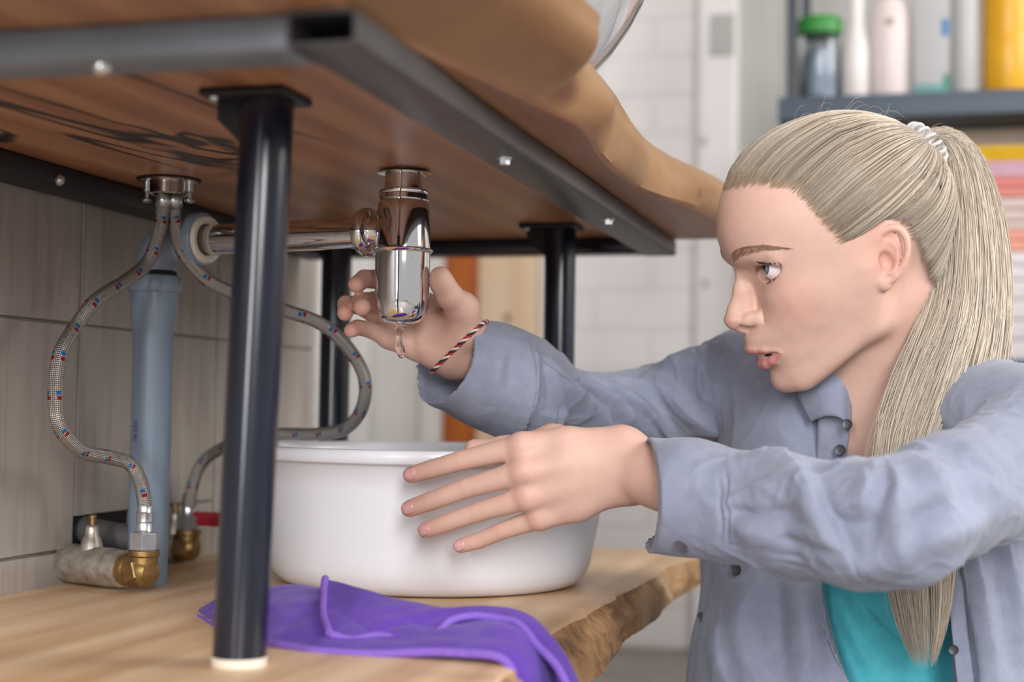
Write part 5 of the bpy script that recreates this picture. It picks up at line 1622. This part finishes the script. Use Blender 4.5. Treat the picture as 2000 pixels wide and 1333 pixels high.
def prism_cut(poly, dmin, dmax):
    """vertical prism: polygon in (along the camera's right, height) swept horizontally"""
    Rv = np.array([0.965, 0.262, 0.0]); Dv = np.array([-0.262, 0.965, 0.0])
    q = np.array([(np.array(p) @ Rv, p[2]) for p in poly])
    def fn(P):
        x = np.stack([P @ Rv, P[:, 2]], 1)
        d = np.full(len(x), 1e9); s = np.ones(len(x))
        n = len(q)
        for i in range(n):
            a, b = q[i], q[i - 1]
            e = b - a; w = x - a
            t = np.clip((w @ e) / (e @ e), 0, 1)
            bb = w - t[:, None] * e
            d = np.minimum(d, (bb ** 2).sum(1))
            c1 = x[:, 1] >= a[1]; c2 = x[:, 1] < b[1]; c3 = e[0] * w[:, 1] > e[1] * w[:, 0]
            s = np.where((c1 & c2 & c3) | (~c1 & ~c2 & ~c3), -s, s)
        d = s * np.sqrt(d)
        y = P @ Dv
        return np.maximum(d, np.maximum(dmin - y, y - dmax))
    return fn

# ---- shirt body with yoke
sh = Field()
add_chain(sh, TSH, 0.02)
add_chain(sh, TT1, 0.02)
add_chain(sh, TT2, 0.02)
sh.cone(TT1[-1][:3], TT2[-1][:3], 0.11, 0.12, 0.03)
sh.cone(TT1[2][:3], TT2[1][:3], 0.085, 0.09, 0.03)
sh.cone((-0.0864, 1.3488, 0.4876), (-0.0594, 1.3440, 0.4792), 0.066, 0.060, 0.02)
sh.cone((-0.0820, 1.3554, 0.4375), (-0.0639, 1.3499, 0.4383), 0.078, 0.072, 0.02)
# hanging folds of the front
for pts, am, w1, w2 in (([(-0.1285, 1.2833, 0.3658), (-0.1358, 1.2810, 0.3268), (-0.1219, 1.2665, 0.2763)], .010, .022, .010), ([(-0.0937, 1.2753, 0.3768), (-0.0844, 1.2678, 0.3313), (-0.0794, 1.2596, 0.2802)], .010, .020, .010), ([(-0.1584, 1.2988, 0.3276), (-0.1549, 1.2904, 0.2983), (-0.1492, 1.2813, 0.2720)], .008, .016, .010),
                   ([(0.0475, 1.2597, 0.4008), (0.0553, 1.2552, 0.3566), (0.0649, 1.2513, 0.2909)], .008, .016, .008), ([(0.0713, 1.2643, 0.4095), (0.0790, 1.2624, 0.3651), (0.0839, 1.2595, 0.3089)], .007, .014, .008), ([(-0.0903, 1.3091, 0.4748), (-0.1215, 1.2961, 0.4217), (-0.1428, 1.2934, 0.3816)], .006, .020, .012), ([(-0.0703, 1.3024, 0.4535), (-0.0865, 1.2894, 0.4233), (-0.1026, 1.2786, 0.3932)], .005, .014, .008),
                   ([(-0.1087, 1.2771, 0.3716), (-0.1091, 1.2707, 0.3296), (-0.0982, 1.2606, 0.2789)], -.008, .012, .012), ([(0.0376, 1.2590, 0.3963), (0.0415, 1.2536, 0.3480), (0.0473, 1.2484, 0.2903)], -.005, .008, .008), ([(0.0634, 1.2624, 0.4012), (0.0711, 1.2590, 0.3529), (0.0767, 1.2554, 0.2970)], -.005, .008, .008), ([(-0.0725, 1.2748, 0.3692), (-0.0669, 1.2687, 0.3279), (-0.0589, 1.2622, 0.2811)], -.010, .012, .012)):
    fold(sh, pts, am, w1, w2)
sh.add(lambda P: ridge_noise(P * np.array([1, 1, 0.45]), 3, 7, 75.0) * 0.0016, (0, 1.3, 0.4), 1.0, 'disp', 0)
opening = [(-0.0518, 1.3425, 0.5560), (-0.0550, 1.3386, 0.5109), (-0.0594, 1.3235, 0.4752), (-0.0643, 1.3031, 0.4406), (-0.0692, 1.2725, 0.3993), (-0.0716, 1.2733, 0.3694), (-0.0640, 1.2774, 0.3268), (-0.0523, 1.2832, 0.2715), (0.0360, 1.3071, 0.2729), (0.0317, 1.3033, 0.3284), (0.0266, 1.2999, 0.3710), (0.0224, 1.2972, 0.4051), (0.0161, 1.2936, 0.4434), (0.0056, 1.2892, 0.4774), (-0.0048, 1.2848, 0.5114), (-0.0111, 1.2810, 0.5540)]
sh.add(prism_cut(opening, 1.05, 1.40), (-0.0195, 1.3270, 0.4099), 0.35, 's', 0.003)
# round neck hole
sh.cone((-0.0219, 1.2972, 0.5893), (-0.0202, 1.3422, 0.5248), 0.058, 0.044, 0.006, 's')
hv, hf_ = sh.mesh((-0.34, 1.05, 0.19), (0.14, 1.58, 0.66), 0.0024)
hv = apply_folds(sh, relax(hv, hf_, 1, 0.4), hf_, 1.3, 0.0016, 61, 45.0)
shirt = obj('shirt', hv, hf_, M['shirt'], person, True, 'open grey-blue chambray shirt')

# ---- left sleeve (towards the camera)
sl = Field()
add_chain(sl, LSL, 0.012)
for pts, am, w1, w2 in (([(-0.0862, 1.0694, 0.4743), (-0.0680, 1.0215, 0.4620), (-0.0566, 1.0018, 0.4456), (-0.0470, 0.9953, 0.4281), (-0.0379, 0.9985, 0.4115)], .0058, .017, .0042),
                   ([(-0.0143, 1.0088, 0.4717), (-0.0092, 0.9915, 0.4593), (-0.0082, 0.9842, 0.4434), (-0.0065, 0.9868, 0.4188)], .0052, .013, .0050),
                   ([(0.0029, 1.0169, 0.4752), (0.0127, 1.0000, 0.4612), (0.0203, 0.9954, 0.4446)], .0050, .012, .0050),
                   ([(0.0094, 1.0192, 0.4753), (0.0278, 1.0176, 0.4648), (0.0470, 1.0337, 0.4565), (0.0684, 1.0659, 0.4459)], .0056, .016, .0060),
                   ([(-0.1220, 1.0665, 0.4706), (-0.1040, 1.0671, 0.4736), (-0.0831, 1.0529, 0.4720)], .0035, .012, .008),
                   ([(-0.1079, 1.0373, 0.4507), (-0.0899, 1.0311, 0.4575), (-0.0719, 1.0196, 0.4578)], .0025, .010, .007),
                   ([(-0.1206, 1.0422, 0.4277), (-0.0962, 1.0265, 0.4255), (-0.0640, 1.0051, 0.4250)], .0030, .010, .006),
                   ([(-0.0314, 1.0123, 0.4695), (-0.0270, 0.9953, 0.4569), (-0.0306, 0.9901, 0.4422)], .0038, .012, .006),
                   ([(-0.0018, 0.9849, 0.4250), (0.0203, 0.9939, 0.4339), (0.0504, 1.0372, 0.4436)], .0036, .012, .008),
                   ([(-0.0439, 1.0031, 0.4075), (-0.0209, 0.9917, 0.4145), (0.0045, 0.9857, 0.4275)], .0034, .012, .008),
                   ([(0.0313, 1.0514, 0.4869), (0.0391, 1.0392, 0.4754), (0.0431, 1.0328, 0.4639)], .0036, .012, .008),
                   ([(-0.0606, 1.0032, 0.4421), (-0.0439, 0.9969, 0.4480), (-0.0242, 0.9898, 0.4491)], .0026, .010, .006),
                   ([(-0.1240, 1.0437, 0.4385), (-0.1036, 1.0307, 0.4386), (-0.0739, 1.0121, 0.4424)], -.0034, .0042, .0030), ([(-0.0180, 1.0104, 0.4716), (-0.0153, 0.9912, 0.4575), (-0.0203, 0.9862, 0.4419)], -.0040, .0060, .0050), ([(-0.0484, 0.9960, 0.4389), (-0.0338, 0.9905, 0.4372), (-0.0190, 0.9856, 0.4406)], -.0030, .0050, .0040),
                   ([(-0.0050, 0.9835, 0.4387), (0.0076, 0.9878, 0.4466), (0.0191, 0.9985, 0.4529)], -.0030, .0060, .0045), ([(-0.0595, 1.0106, 0.4569), (-0.0511, 0.9974, 0.4411), (-0.0417, 0.9940, 0.4250)], -.0040, .0060, .0050), ([(-0.0889, 1.0220, 0.4241), (-0.0675, 1.0086, 0.4212), (-0.0470, 0.9970, 0.4203)], -.0028, .0050, .0040), ([(-0.0765, 1.0356, 0.4674), (-0.0482, 1.0162, 0.4672), (-0.0196, 0.9982, 0.4636)], -.0018, .0060, .0060),
                   ([(-0.1255, 1.0520, 0.4146), (-0.0967, 1.0333, 0.4124), (-0.0588, 1.0084, 0.4107)], -.0012, .0016, .0016), ([(-0.0969, 1.0353, 0.4102), (-0.0751, 1.0213, 0.4089), (-0.0589, 1.0104, 0.4085)], .0010, .0030, .0030), ([(-0.0643, 1.0116, 0.4116), (-0.0589, 1.0104, 0.4085), (-0.0606, 1.0176, 0.4030)], -.0012, .0016, .0016)):
    fold(sl, pts, am, w1, w2)
# seams of the cuff, slightly puckered
for pts in ([(-0.1344, 1.0991, 0.4787), (-0.1280, 1.0572, 0.4617), (-0.1257, 1.0453, 0.4426), (-0.1250, 1.0467, 0.4229), (-0.1287, 1.0824, 0.3995)], [(-0.1387, 1.0916, 0.4787), (-0.1334, 1.0601, 0.4614), (-0.1311, 1.0486, 0.4422), (-0.1305, 1.0507, 0.4224), (-0.1344, 1.0868, 0.3988)], [(-0.1807, 1.1007, 0.4829), (-0.1769, 1.0745, 0.4634), (-0.1760, 1.0682, 0.4434), (-0.1768, 1.0742, 0.4226), (-0.1813, 1.1051, 0.4012)]):
    fold(sl, pts, -.0010, .0017, .0017)
for k in range(9):
    pass
fold(sl, [(-0.1320, 1.0832, 0.4754), (-0.1249, 1.0448, 0.4427), (-0.1258, 1.0669, 0.4032)], .0012, .0060, .0020, -1)
sl.add(lambda P: ridge_noise(P * np.array([0.6, 1, 1.2]), 8, 7, 120.0) * 0.0009 + ridge_noise(P, 9, 6, 420.0) * 0.00022, (0, 1.2, 0.4), 1.0, 'disp', 0)
ax_l = np.array(LSL[0][:3]) - np.array(LSL[1][:3]); ax_l /= np.linalg.norm(ax_l)
cut_n = ax_l + np.array([0.10, -0.70, 0.0])
sl.add(plane_cut((-0.1813, 1.0791, 0.4452), cut_n), (-0.1813, 1.0791, 0.4452), 0.12, 's', 0.0008)
inner = [(x, y, z, r - 0.0036) for x, y, z, r in LSL[:3]]
d0 = np.array(inner[0][:3]) + ax_l * 0.05
sl.cone(d0, inner[0][:3], inner[0][3], inner[0][3], 0.0008, 's')
sl.cone(inner[0][:3], np.array(inner[0][:3]) * 0.3 + np.array(inner[1][:3]) * 0.7, inner[0][3], inner[1][3] - 0.003, 0.0008, 's')
lv, lfc = sl.mesh((-0.24, 0.92, 0.36), (0.14, 1.25, 0.58), 0.0017)
lv = apply_folds(sl, relax(lv, lfc, 1, 0.35), lfc, 2.1, 0.0019, 71, 75.0, LSL[0][:3])
obj('sleeve', lv, lfc, M['shirt'], person, True, 'wrinkled grey-blue left sleeve with snap cuff')

# ---- right sleeve (behind the trap)
sr = Field()
add_chain(sr, RSL, 0.012)
for pts, am, w1, w2 in (([(-0.3195, 1.2260, 0.5623), (-0.3133, 1.2143, 0.5324), (-0.3178, 1.2197, 0.5064), (-0.3310, 1.2574, 0.4818)], .0055, .015, .006), ([(-0.3083, 1.2271, 0.5480), (-0.2877, 1.2663, 0.5227), (-0.2685, 1.3310, 0.4889)], .0055, .014, .006), ([(-0.2881, 1.2774, 0.5341), (-0.2656, 1.3269, 0.5122), (-0.2402, 1.3803, 0.4842)], .0055, .014, .006), ([(-0.2769, 1.3274, 0.5307), (-0.2429, 1.3584, 0.5080), (-0.2097, 1.4020, 0.4772)], .0050, .014, .006),
                   ([(-0.3363, 1.2125, 0.5690), (-0.3368, 1.1922, 0.5402), (-0.3405, 1.2007, 0.5103)], .0030, .010, .007), ([(-0.2317, 1.3890, 0.5460), (-0.2060, 1.3789, 0.5526), (-0.1836, 1.3713, 0.5657)], .0050, .014, .008), ([(-0.2955, 1.2457, 0.5112), (-0.3038, 1.2548, 0.4934), (-0.3146, 1.2848, 0.4785)], .0036, .010, .006), ([(-0.2454, 1.3838, 0.5394), (-0.2091, 1.3699, 0.5181), (-0.1744, 1.3785, 0.4879)], .0040, .014, .007),
                   ([(-0.3086, 1.2234, 0.5435), (-0.3053, 1.2261, 0.5153), (-0.3152, 1.2529, 0.4866)], -.0034, .006, .005), ([(-0.2935, 1.2470, 0.5356), (-0.2776, 1.3050, 0.5142), (-0.2569, 1.3550, 0.4842)], -.0034, .006, .005), ([(-0.2828, 1.3237, 0.5329), (-0.2544, 1.3425, 0.5116), (-0.2243, 1.3896, 0.4815)], -.0034, .006, .005), ([(-0.1921, 1.3744, 0.5611), (-0.1736, 1.3512, 0.5277), (-0.1617, 1.3708, 0.4915)], -.0014, .0022, .0022), ([(-0.3280, 1.2076, 0.5580), (-0.3253, 1.2031, 0.5234), (-0.3347, 1.2279, 0.4909)], -.0010, .0018, .0018)):
    fold(sr, pts, am, w1, w2)
sr.add(lambda P: ridge_noise(P * np.array([0.7, 1, 1.2]), 18, 7, 120.0) * 0.0009, (-0.2, 1.3, 0.5), 1.0, 'disp', 0)
ax_r = np.array(RSL[0][:3]) - np.array(RSL[1][:3]); ax_r /= np.linalg.norm(ax_r)
sr.add(plane_cut((-0.3616, 1.1813, 0.5388), ax_r + np.array([0.12, -0.30, 0.10])), (-0.3616, 1.1813, 0.5388), 0.12, 's', 0.0008)
inner = [(x, y, z, r - 0.0036) for x, y, z, r in RSL[:3]]
sr.cone(np.array(inner[0][:3]) + ax_r * 0.05, inner[0][:3], inner[0][3], inner[0][3], 0.0008, 's')
sr.cone(inner[0][:3], np.array(inner[0][:3]) * 0.45 + np.array(inner[1][:3]) * 0.55, inner[0][3], inner[1][3] - 0.005, 0.0008, 's')
rv, rfc = sr.mesh((-0.45, 1.14, 0.40), (-0.10, 1.53, 0.64), 0.0017)
rv = apply_folds(sr, relax(rv, rfc, 2, 0.4), rfc, 2.5, 0.0022, 81, 75.0, RSL[0][:3])
obj('sleeve', rv, rfc, M['shirt'], person, True, 'wrinkled grey-blue right sleeve pushed off the wrist')

# ---- turquoise top
tp = Field()
tp.cone(STN + np.array([0.060, 0.066, -0.01]), (-0.0381, 1.4014, 0.2648), 0.086, 0.108, 0.03)
tp.cone(STN + np.array([0.060, 0.066, -0.01]), (-0.0933, 1.3874, 0.4636), 0.075, 0.060, 0.03)
tp.cone(STN + np.array([0.060, 0.066, -0.01]), (0.0400, 1.3417, 0.4418), 0.075, 0.060, 0.03)
for pts, am, w1, w2 in (([(-0.0548, 1.3008, 0.3673), (-0.0272, 1.3028, 0.3296), (0.0231, 1.3235, 0.2906)], .007, .012, .006), ([(-0.0569, 1.3046, 0.3407), (-0.0397, 1.3004, 0.3077), (-0.0145, 1.3089, 0.2736)], .006, .010, .005), ([(-0.0569, 1.3058, 0.3146), (-0.0490, 1.3037, 0.2938), (-0.0397, 1.3073, 0.2722)], .005, .009, .005), ([(-0.0399, 1.3019, 0.3419), (-0.0105, 1.3081, 0.3125), (0.0273, 1.3250, 0.2820)], -.004, .008, .008)):
    fold(tp, pts, am, w1, w2)
tp.add(lambda P: ridge_noise(P, 23, 6, 90.0) * 0.0010, (0, 1.3, 0.4), 1.0, 'disp', 0)
tp.add(plane_cut((-0.0403, 1.2982, 0.4610), (0.50, -0.25, 0.83)), (-0.0404, 1.2971, 0.4849), 0.2, 's', 0.002)
tv_, tf2 = tp.mesh((-0.25, 1.10, 0.20), (0.12, 1.56, 0.52), 0.0026)
tv_ = apply_folds(tp, tv_, tf2)
obj('tank_top', tv_, tf2, M['top'], person, True, 'turquoise jersey top')

# ---- collar, front flap and buttons
def sheet(name, rows, n, m, thick, mat, label=None):
    R_ = np.stack([catmull(r, n) for r in rows])
    C_ = np.stack([catmull(R_[:, j], m) for j in range(n)], 1)
    return grid_obj(name, C_, mat, person, thick, label)
sheet('collar', [[(-0.0969, 1.2816, 0.5326), (-0.0775, 1.2698, 0.5412), (-0.0607, 1.2701, 0.5439), (-0.0519, 1.2811, 0.5387)],
                 [(-0.0921, 1.2753, 0.5165), (-0.0747, 1.2610, 0.5239), (-0.0601, 1.2597, 0.5266), (-0.0518, 1.2695, 0.5200)],
                 [(-0.0838, 1.2742, 0.4999), (-0.0703, 1.2590, 0.5048), (-0.0590, 1.2559, 0.5029), (-0.0531, 1.2642, 0.4928)]], 24, 16, 0.0018, M['shirt'])
sheet('front_placket', [[(-0.0774, 1.2713, 0.5103), (-0.0638, 1.2688, 0.5105), (-0.0508, 1.2681, 0.5107)], [(-0.0784, 1.2762, 0.4887), (-0.0648, 1.2737, 0.4890), (-0.0529, 1.2707, 0.4885)], [(-0.0804, 1.2830, 0.4648), (-0.0683, 1.2801, 0.4652), (-0.0565, 1.2790, 0.4677)], [(-0.0848, 1.2898, 0.4276), (-0.0744, 1.2864, 0.4282), (-0.0633, 1.2851, 0.4307)]], 10, 24, 0.0016, M['shirt'])
sheet('front_placket', [[(-0.1815, 1.3312, 0.3788), (-0.1542, 1.2969, 0.3830), (-0.1285, 1.2725, 0.3884)], [(-0.1818, 1.3325, 0.3491), (-0.1642, 1.3081, 0.3527), (-0.1478, 1.2894, 0.3590)], [(-0.1835, 1.3332, 0.3240), (-0.1729, 1.3183, 0.3274), (-0.1653, 1.3077, 0.3323)], [(-0.1857, 1.3338, 0.2998), (-0.1828, 1.3293, 0.3015), (-0.1799, 1.3247, 0.3050)]], 20, 30, 0.0018, M['shirt'])
sheet('front_placket', [[(0.0242, 1.2618, 0.3956), (0.0377, 1.2601, 0.3983)], [(0.0257, 1.2561, 0.3715), (0.0396, 1.2578, 0.3719)], [(0.0290, 1.2566, 0.3347), (0.0417, 1.2601, 0.3349)], [(0.0338, 1.2539, 0.2885), (0.0476, 1.2576, 0.2887)]], 8, 26, 0.0016, M['shirt'])
def button(p, r, mat, nrm=(-0.15, -0.985, 0.05)):
    o = lathe('button', [(0, 0), (r, 0), (r * 1.02, 0.0008), (r * 0.9, 0.0018), (r * 0.7, 0.0016), (0, 0.0018)], p, mat, person, 24, nrm)
    return o
button((-0.0535, 1.2535, 0.4984), 0.0042, M['button'])
button((-0.0598, 1.2683, 0.4764), 0.0046, M['button'])
button((-0.1477, 1.2836, 0.3719), 0.0050, M['button'])
button((-0.1817, 1.3264, 0.3245), 0.0046, M['button'])
button((0.0304, 1.2473, 0.3198), 0.0040, M['button'])
button(np.array((-0.1624, 1.0788, 0.4106)) + np.array([-0.0006, -0.0034, -0.0016]), 0.0052, M['snap'], (-0.15, -0.93, -0.33))
# ---- jeans, kneeling
jn = Field()
hipc = np.array([0.02, 1.345, 0.155])
jn.ell(hipc, (0.15, 0.17, 0.085))
for a, b, c in (((0.0, 1.25, 0.145), (-0.17, 1.15, 0.085), (0.16, 1.10, 0.07)), ((0.0, 1.45, 0.145), (-0.20, 1.52, 0.085), (0.15, 1.56, 0.07))):
    jn.cone(a, b, 0.08, 0.068, 0.03); jn.cone(b, c, 0.064, 0.055, 0.02)
jv, jf = jn.mesh((-0.30, 1.00, 0.0), (0.28, 1.68, 0.36), 0.006)
obj('jeans', jv, jf, M['jeans'], person, True, 'blue jeans')
for y in (1.095, 1.565):
    s_ = Field()
    s_.cone((0.16, y, 0.055), (0.24, y, 0.05), 0.045, 0.045, 0.02); s_.cone((0.22, y, 0.07), (0.27, y, 0.11), 0.035, 0.03, 0.02)
    a, b = s_.mesh((0.08, y - 0.08, 0.0), (0.34, y + 0.08, 0.18), 0.005)
    obj('shoe', a, b, plain('dark_shoe', '#2b2b30', 0.6), person, True, 'dark shoe')
# ---- twisted cord bracelet on the right wrist
bc = np.array((-0.3722, 1.2116, 0.5615)); bx = np.array((-0.3541, 1.2157, 0.5792)) - bc; bx /= np.linalg.norm(bx)
by_ = np.array([-0.26, 0.965, 0.0]); by_ = by_ - bx * (by_ @ bx); by_ /= np.linalg.norm(by_)
_wm = np.nonzero(np.linalg.norm(bv - bc, axis=1) < 0.07)[0]
_mp = -np.ones(len(bv), int); _mp[_wm] = np.arange(len(_wm)); _wf = _mp[bf]; _wf = _wf[(_wf >= 0).all(1)]
WB = BVHTree.FromPolygons([tuple(x) for x in bv[_wm]], [tuple(int(i) for i in f) for f in _wf])
th = np.linspace(0, 2 * np.pi, 181); ring = []
for a in th:
    d = Vector(np.cos(a) * bx + np.sin(a) * by_)
    h = WB.ray_cast(Vector(bc) + d * 0.06, -d, 0.06)
    ring.append(np.array(h[0] + d * 0.0011) if h[0] is not None else bc + np.array(d) * 0.028)
ring = np.array(ring)
for _ in range(4):
    ring[1:-1] = (ring[:-2] + 2 * ring[1:-1] + ring[2:]) / 4
bm_ = [plain('red_cord', '#a02a33', 0.7), plain('white_cord', '#e0d8cc', 0.7), plain('black_cord', '#2a2522', 0.7)]
Tb, Nb, Bb = frames(ring)
for k in range(3):
    ph = th * 18 + k * 2.094
    tube('bracelet', ring + 0.0010 * (np.cos(ph)[:, None] * Nb + np.sin(ph)[:, None] * Bb), 0.0010, bm_[k], person, 6, label='twisted red, white and black cord bracelet')
# ------------------------------------------------------------------ purple microfibre cloth lying before the basin and over the shelf edge
M['purple'] = cloth_material('purple_microfibre', '#4a2a8c', '#6540ae', 700, 0.95)
M['purple'].node_tree.nodes['Principled BSDF'].inputs['Sheen Weight'].default_value = 0.12
M['purple_hem'] = plain('pale_purple_hem', '#7d5cba', 0.9, 0, 0.08, 300, 0.4)
cl = thing('cleaning_cloth', 'crumpled purple microfibre cloth lying before the white basin', 'cloth', loc=(-0.36, 1.0, ZS))
def cloth_sheet(name, rows, n, m, thick, wr, seed, hem_rows=True):
    R_ = np.stack([catmull(r, n) for r in rows])
    C_ = np.stack([catmull(R_[:, j], m) for j in range(n)], 1)
    dn = ridge_noise(C_.reshape(-1, 3) * np.array([1, 1, 0.3]), seed, 7, 130.0).reshape(m, n) * wr
    C_[:, :, 2] += np.abs(dn)
    P = C_ - np.array(cl.location)
    o = grid_obj(name, P, M['purple'], cl, thick)
    return o, C_
# lower layer: hem near the camera first, then towards the basin; the right part hangs over the shelf edge
base_rows = [
    [(-0.5308, 1.0408, 0.3438), (-0.4780, 0.9773, 0.3454), (-0.4168, 0.9212, 0.3483), (-0.3777, 0.9070, 0.3470), (-0.3378, 0.9043, 0.3477), (-0.2931, 0.9049, 0.3509), (-0.2618, 0.9019, 0.3522), (-0.2457, 0.8992, 0.3495), (-0.2386, 0.8943, 0.3384), (-0.2352, 0.8942, 0.3174)],
    [(-0.5316, 1.0457, 0.3454), (-0.4835, 0.9963, 0.3505), (-0.4219, 0.9403, 0.3535), (-0.3819, 0.9253, 0.3517), (-0.3413, 0.9228, 0.3523), (-0.2962, 0.9245, 0.3559), (-0.2633, 0.9241, 0.3578), (-0.2422, 0.9217, 0.3535), (-0.2318, 0.9149, 0.3376), (-0.2273, 0.9120, 0.3145)],
    [(-0.5347, 1.0552, 0.3472), (-0.4892, 1.0203, 0.3584), (-0.4355, 0.9827, 0.3657), (-0.3926, 0.9685, 0.3642), (-0.3497, 0.9647, 0.3610), (-0.3052, 0.9634, 0.3607), (-0.2724, 0.9680, 0.3632), (-0.2476, 0.9688, 0.3576), (-0.2310, 0.9597, 0.3367), (-0.2237, 0.9496, 0.3074)],
    [(-0.5369, 1.0628, 0.3477), (-0.4965, 1.0440, 0.3637), (-0.4564, 1.0338, 0.3713), (-0.4119, 1.0251, 0.3721), (-0.3651, 1.0174, 0.3649), (-0.3163, 1.0101, 0.3610), (-0.2835, 1.0137, 0.3633), (-0.2549, 1.0115, 0.3562), (-0.2352, 1.0022, 0.3354), (-0.2212, 0.9870, 0.3004)],
    [(-0.5363, 1.0652, 0.3443), (-0.5034, 1.0634, 0.3525), (-0.4643, 1.0582, 0.3581), (-0.4194, 1.0495, 0.3614), (-0.3718, 1.0419, 0.3578), (-0.3212, 1.0318, 0.3569), (-0.2887, 1.0323, 0.3585), (-0.2609, 1.0276, 0.3537), (-0.2401, 1.0165, 0.3340), (-0.2245, 0.9986, 0.2979)]]
c1, C1 = cloth_sheet('cloth_layer', base_rows, 110, 60, 0.0035, 0.0035, 41)
# upper flap folded back over it
flap_rows = [
    [(-0.3756, 0.9321, 0.3541), (-0.3590, 0.9316, 0.3514), (-0.3426, 0.9359, 0.3544), (-0.3229, 0.9361, 0.3521), (-0.3065, 0.9456, 0.3553), (-0.3006, 0.9604, 0.3621), (-0.2874, 0.9700, 0.3656), (-0.2696, 0.9707, 0.3650), (-0.2537, 0.9648, 0.3626), (-0.2366, 0.9493, 0.3510), (-0.2224, 0.9380, 0.3424), (-0.2111, 0.9260, 0.3305)],
    [(-0.3915, 0.9585, 0.3621), (-0.3663, 0.9500, 0.3586), (-0.3462, 0.9501, 0.3617), (-0.3265, 0.9514, 0.3599), (-0.3102, 0.9619, 0.3627), (-0.2998, 0.9749, 0.3671), (-0.2872, 0.9813, 0.3690), (-0.2690, 0.9811, 0.3685), (-0.2513, 0.9757, 0.3646), (-0.2337, 0.9624, 0.3539), (-0.2202, 0.9499, 0.3432), (-0.2089, 0.9371, 0.3287)],
    [(-0.4065, 0.9954, 0.3728), (-0.3755, 0.9781, 0.3692), (-0.3525, 0.9740, 0.3691), (-0.3311, 0.9726, 0.3679), (-0.3128, 0.9775, 0.3682), (-0.2994, 0.9853, 0.3693), (-0.2846, 0.9913, 0.3703), (-0.2666, 0.9921, 0.3694), (-0.2488, 0.9868, 0.3640), (-0.2318, 0.9733, 0.3531), (-0.2192, 0.9606, 0.3423), (-0.2079, 0.9478, 0.3269)],
    [(-0.4150, 1.0187, 0.3794), (-0.3829, 1.0017, 0.3768), (-0.3573, 0.9932, 0.3733), (-0.3349, 0.9901, 0.3704), (-0.3156, 0.9934, 0.3674), (-0.3005, 0.9975, 0.3670), (-0.2852, 1.0037, 0.3680), (-0.2675, 1.0024, 0.3670), (-0.2496, 0.9971, 0.3612), (-0.2331, 0.9834, 0.3502), (-0.2204, 0.9687, 0.3396), (-0.2090, 0.9559, 0.3254)]]
c2, C2 = cloth_sheet('cloth_layer', flap_rows, 110, 40, 0.003, 0.0020, 47)
tube('hem', C1[0], 0.0030, M['purple_hem'], cl, 10)
tube('hem', C2[0] + np.array([0, -0.001, 0.0005]), 0.0028, M['purple_hem'], cl, 10)
tube('hem', C2[:, 0] + np.array([0, -0.001, 0.0005]), 0.0028, M['purple_hem'], cl, 10)
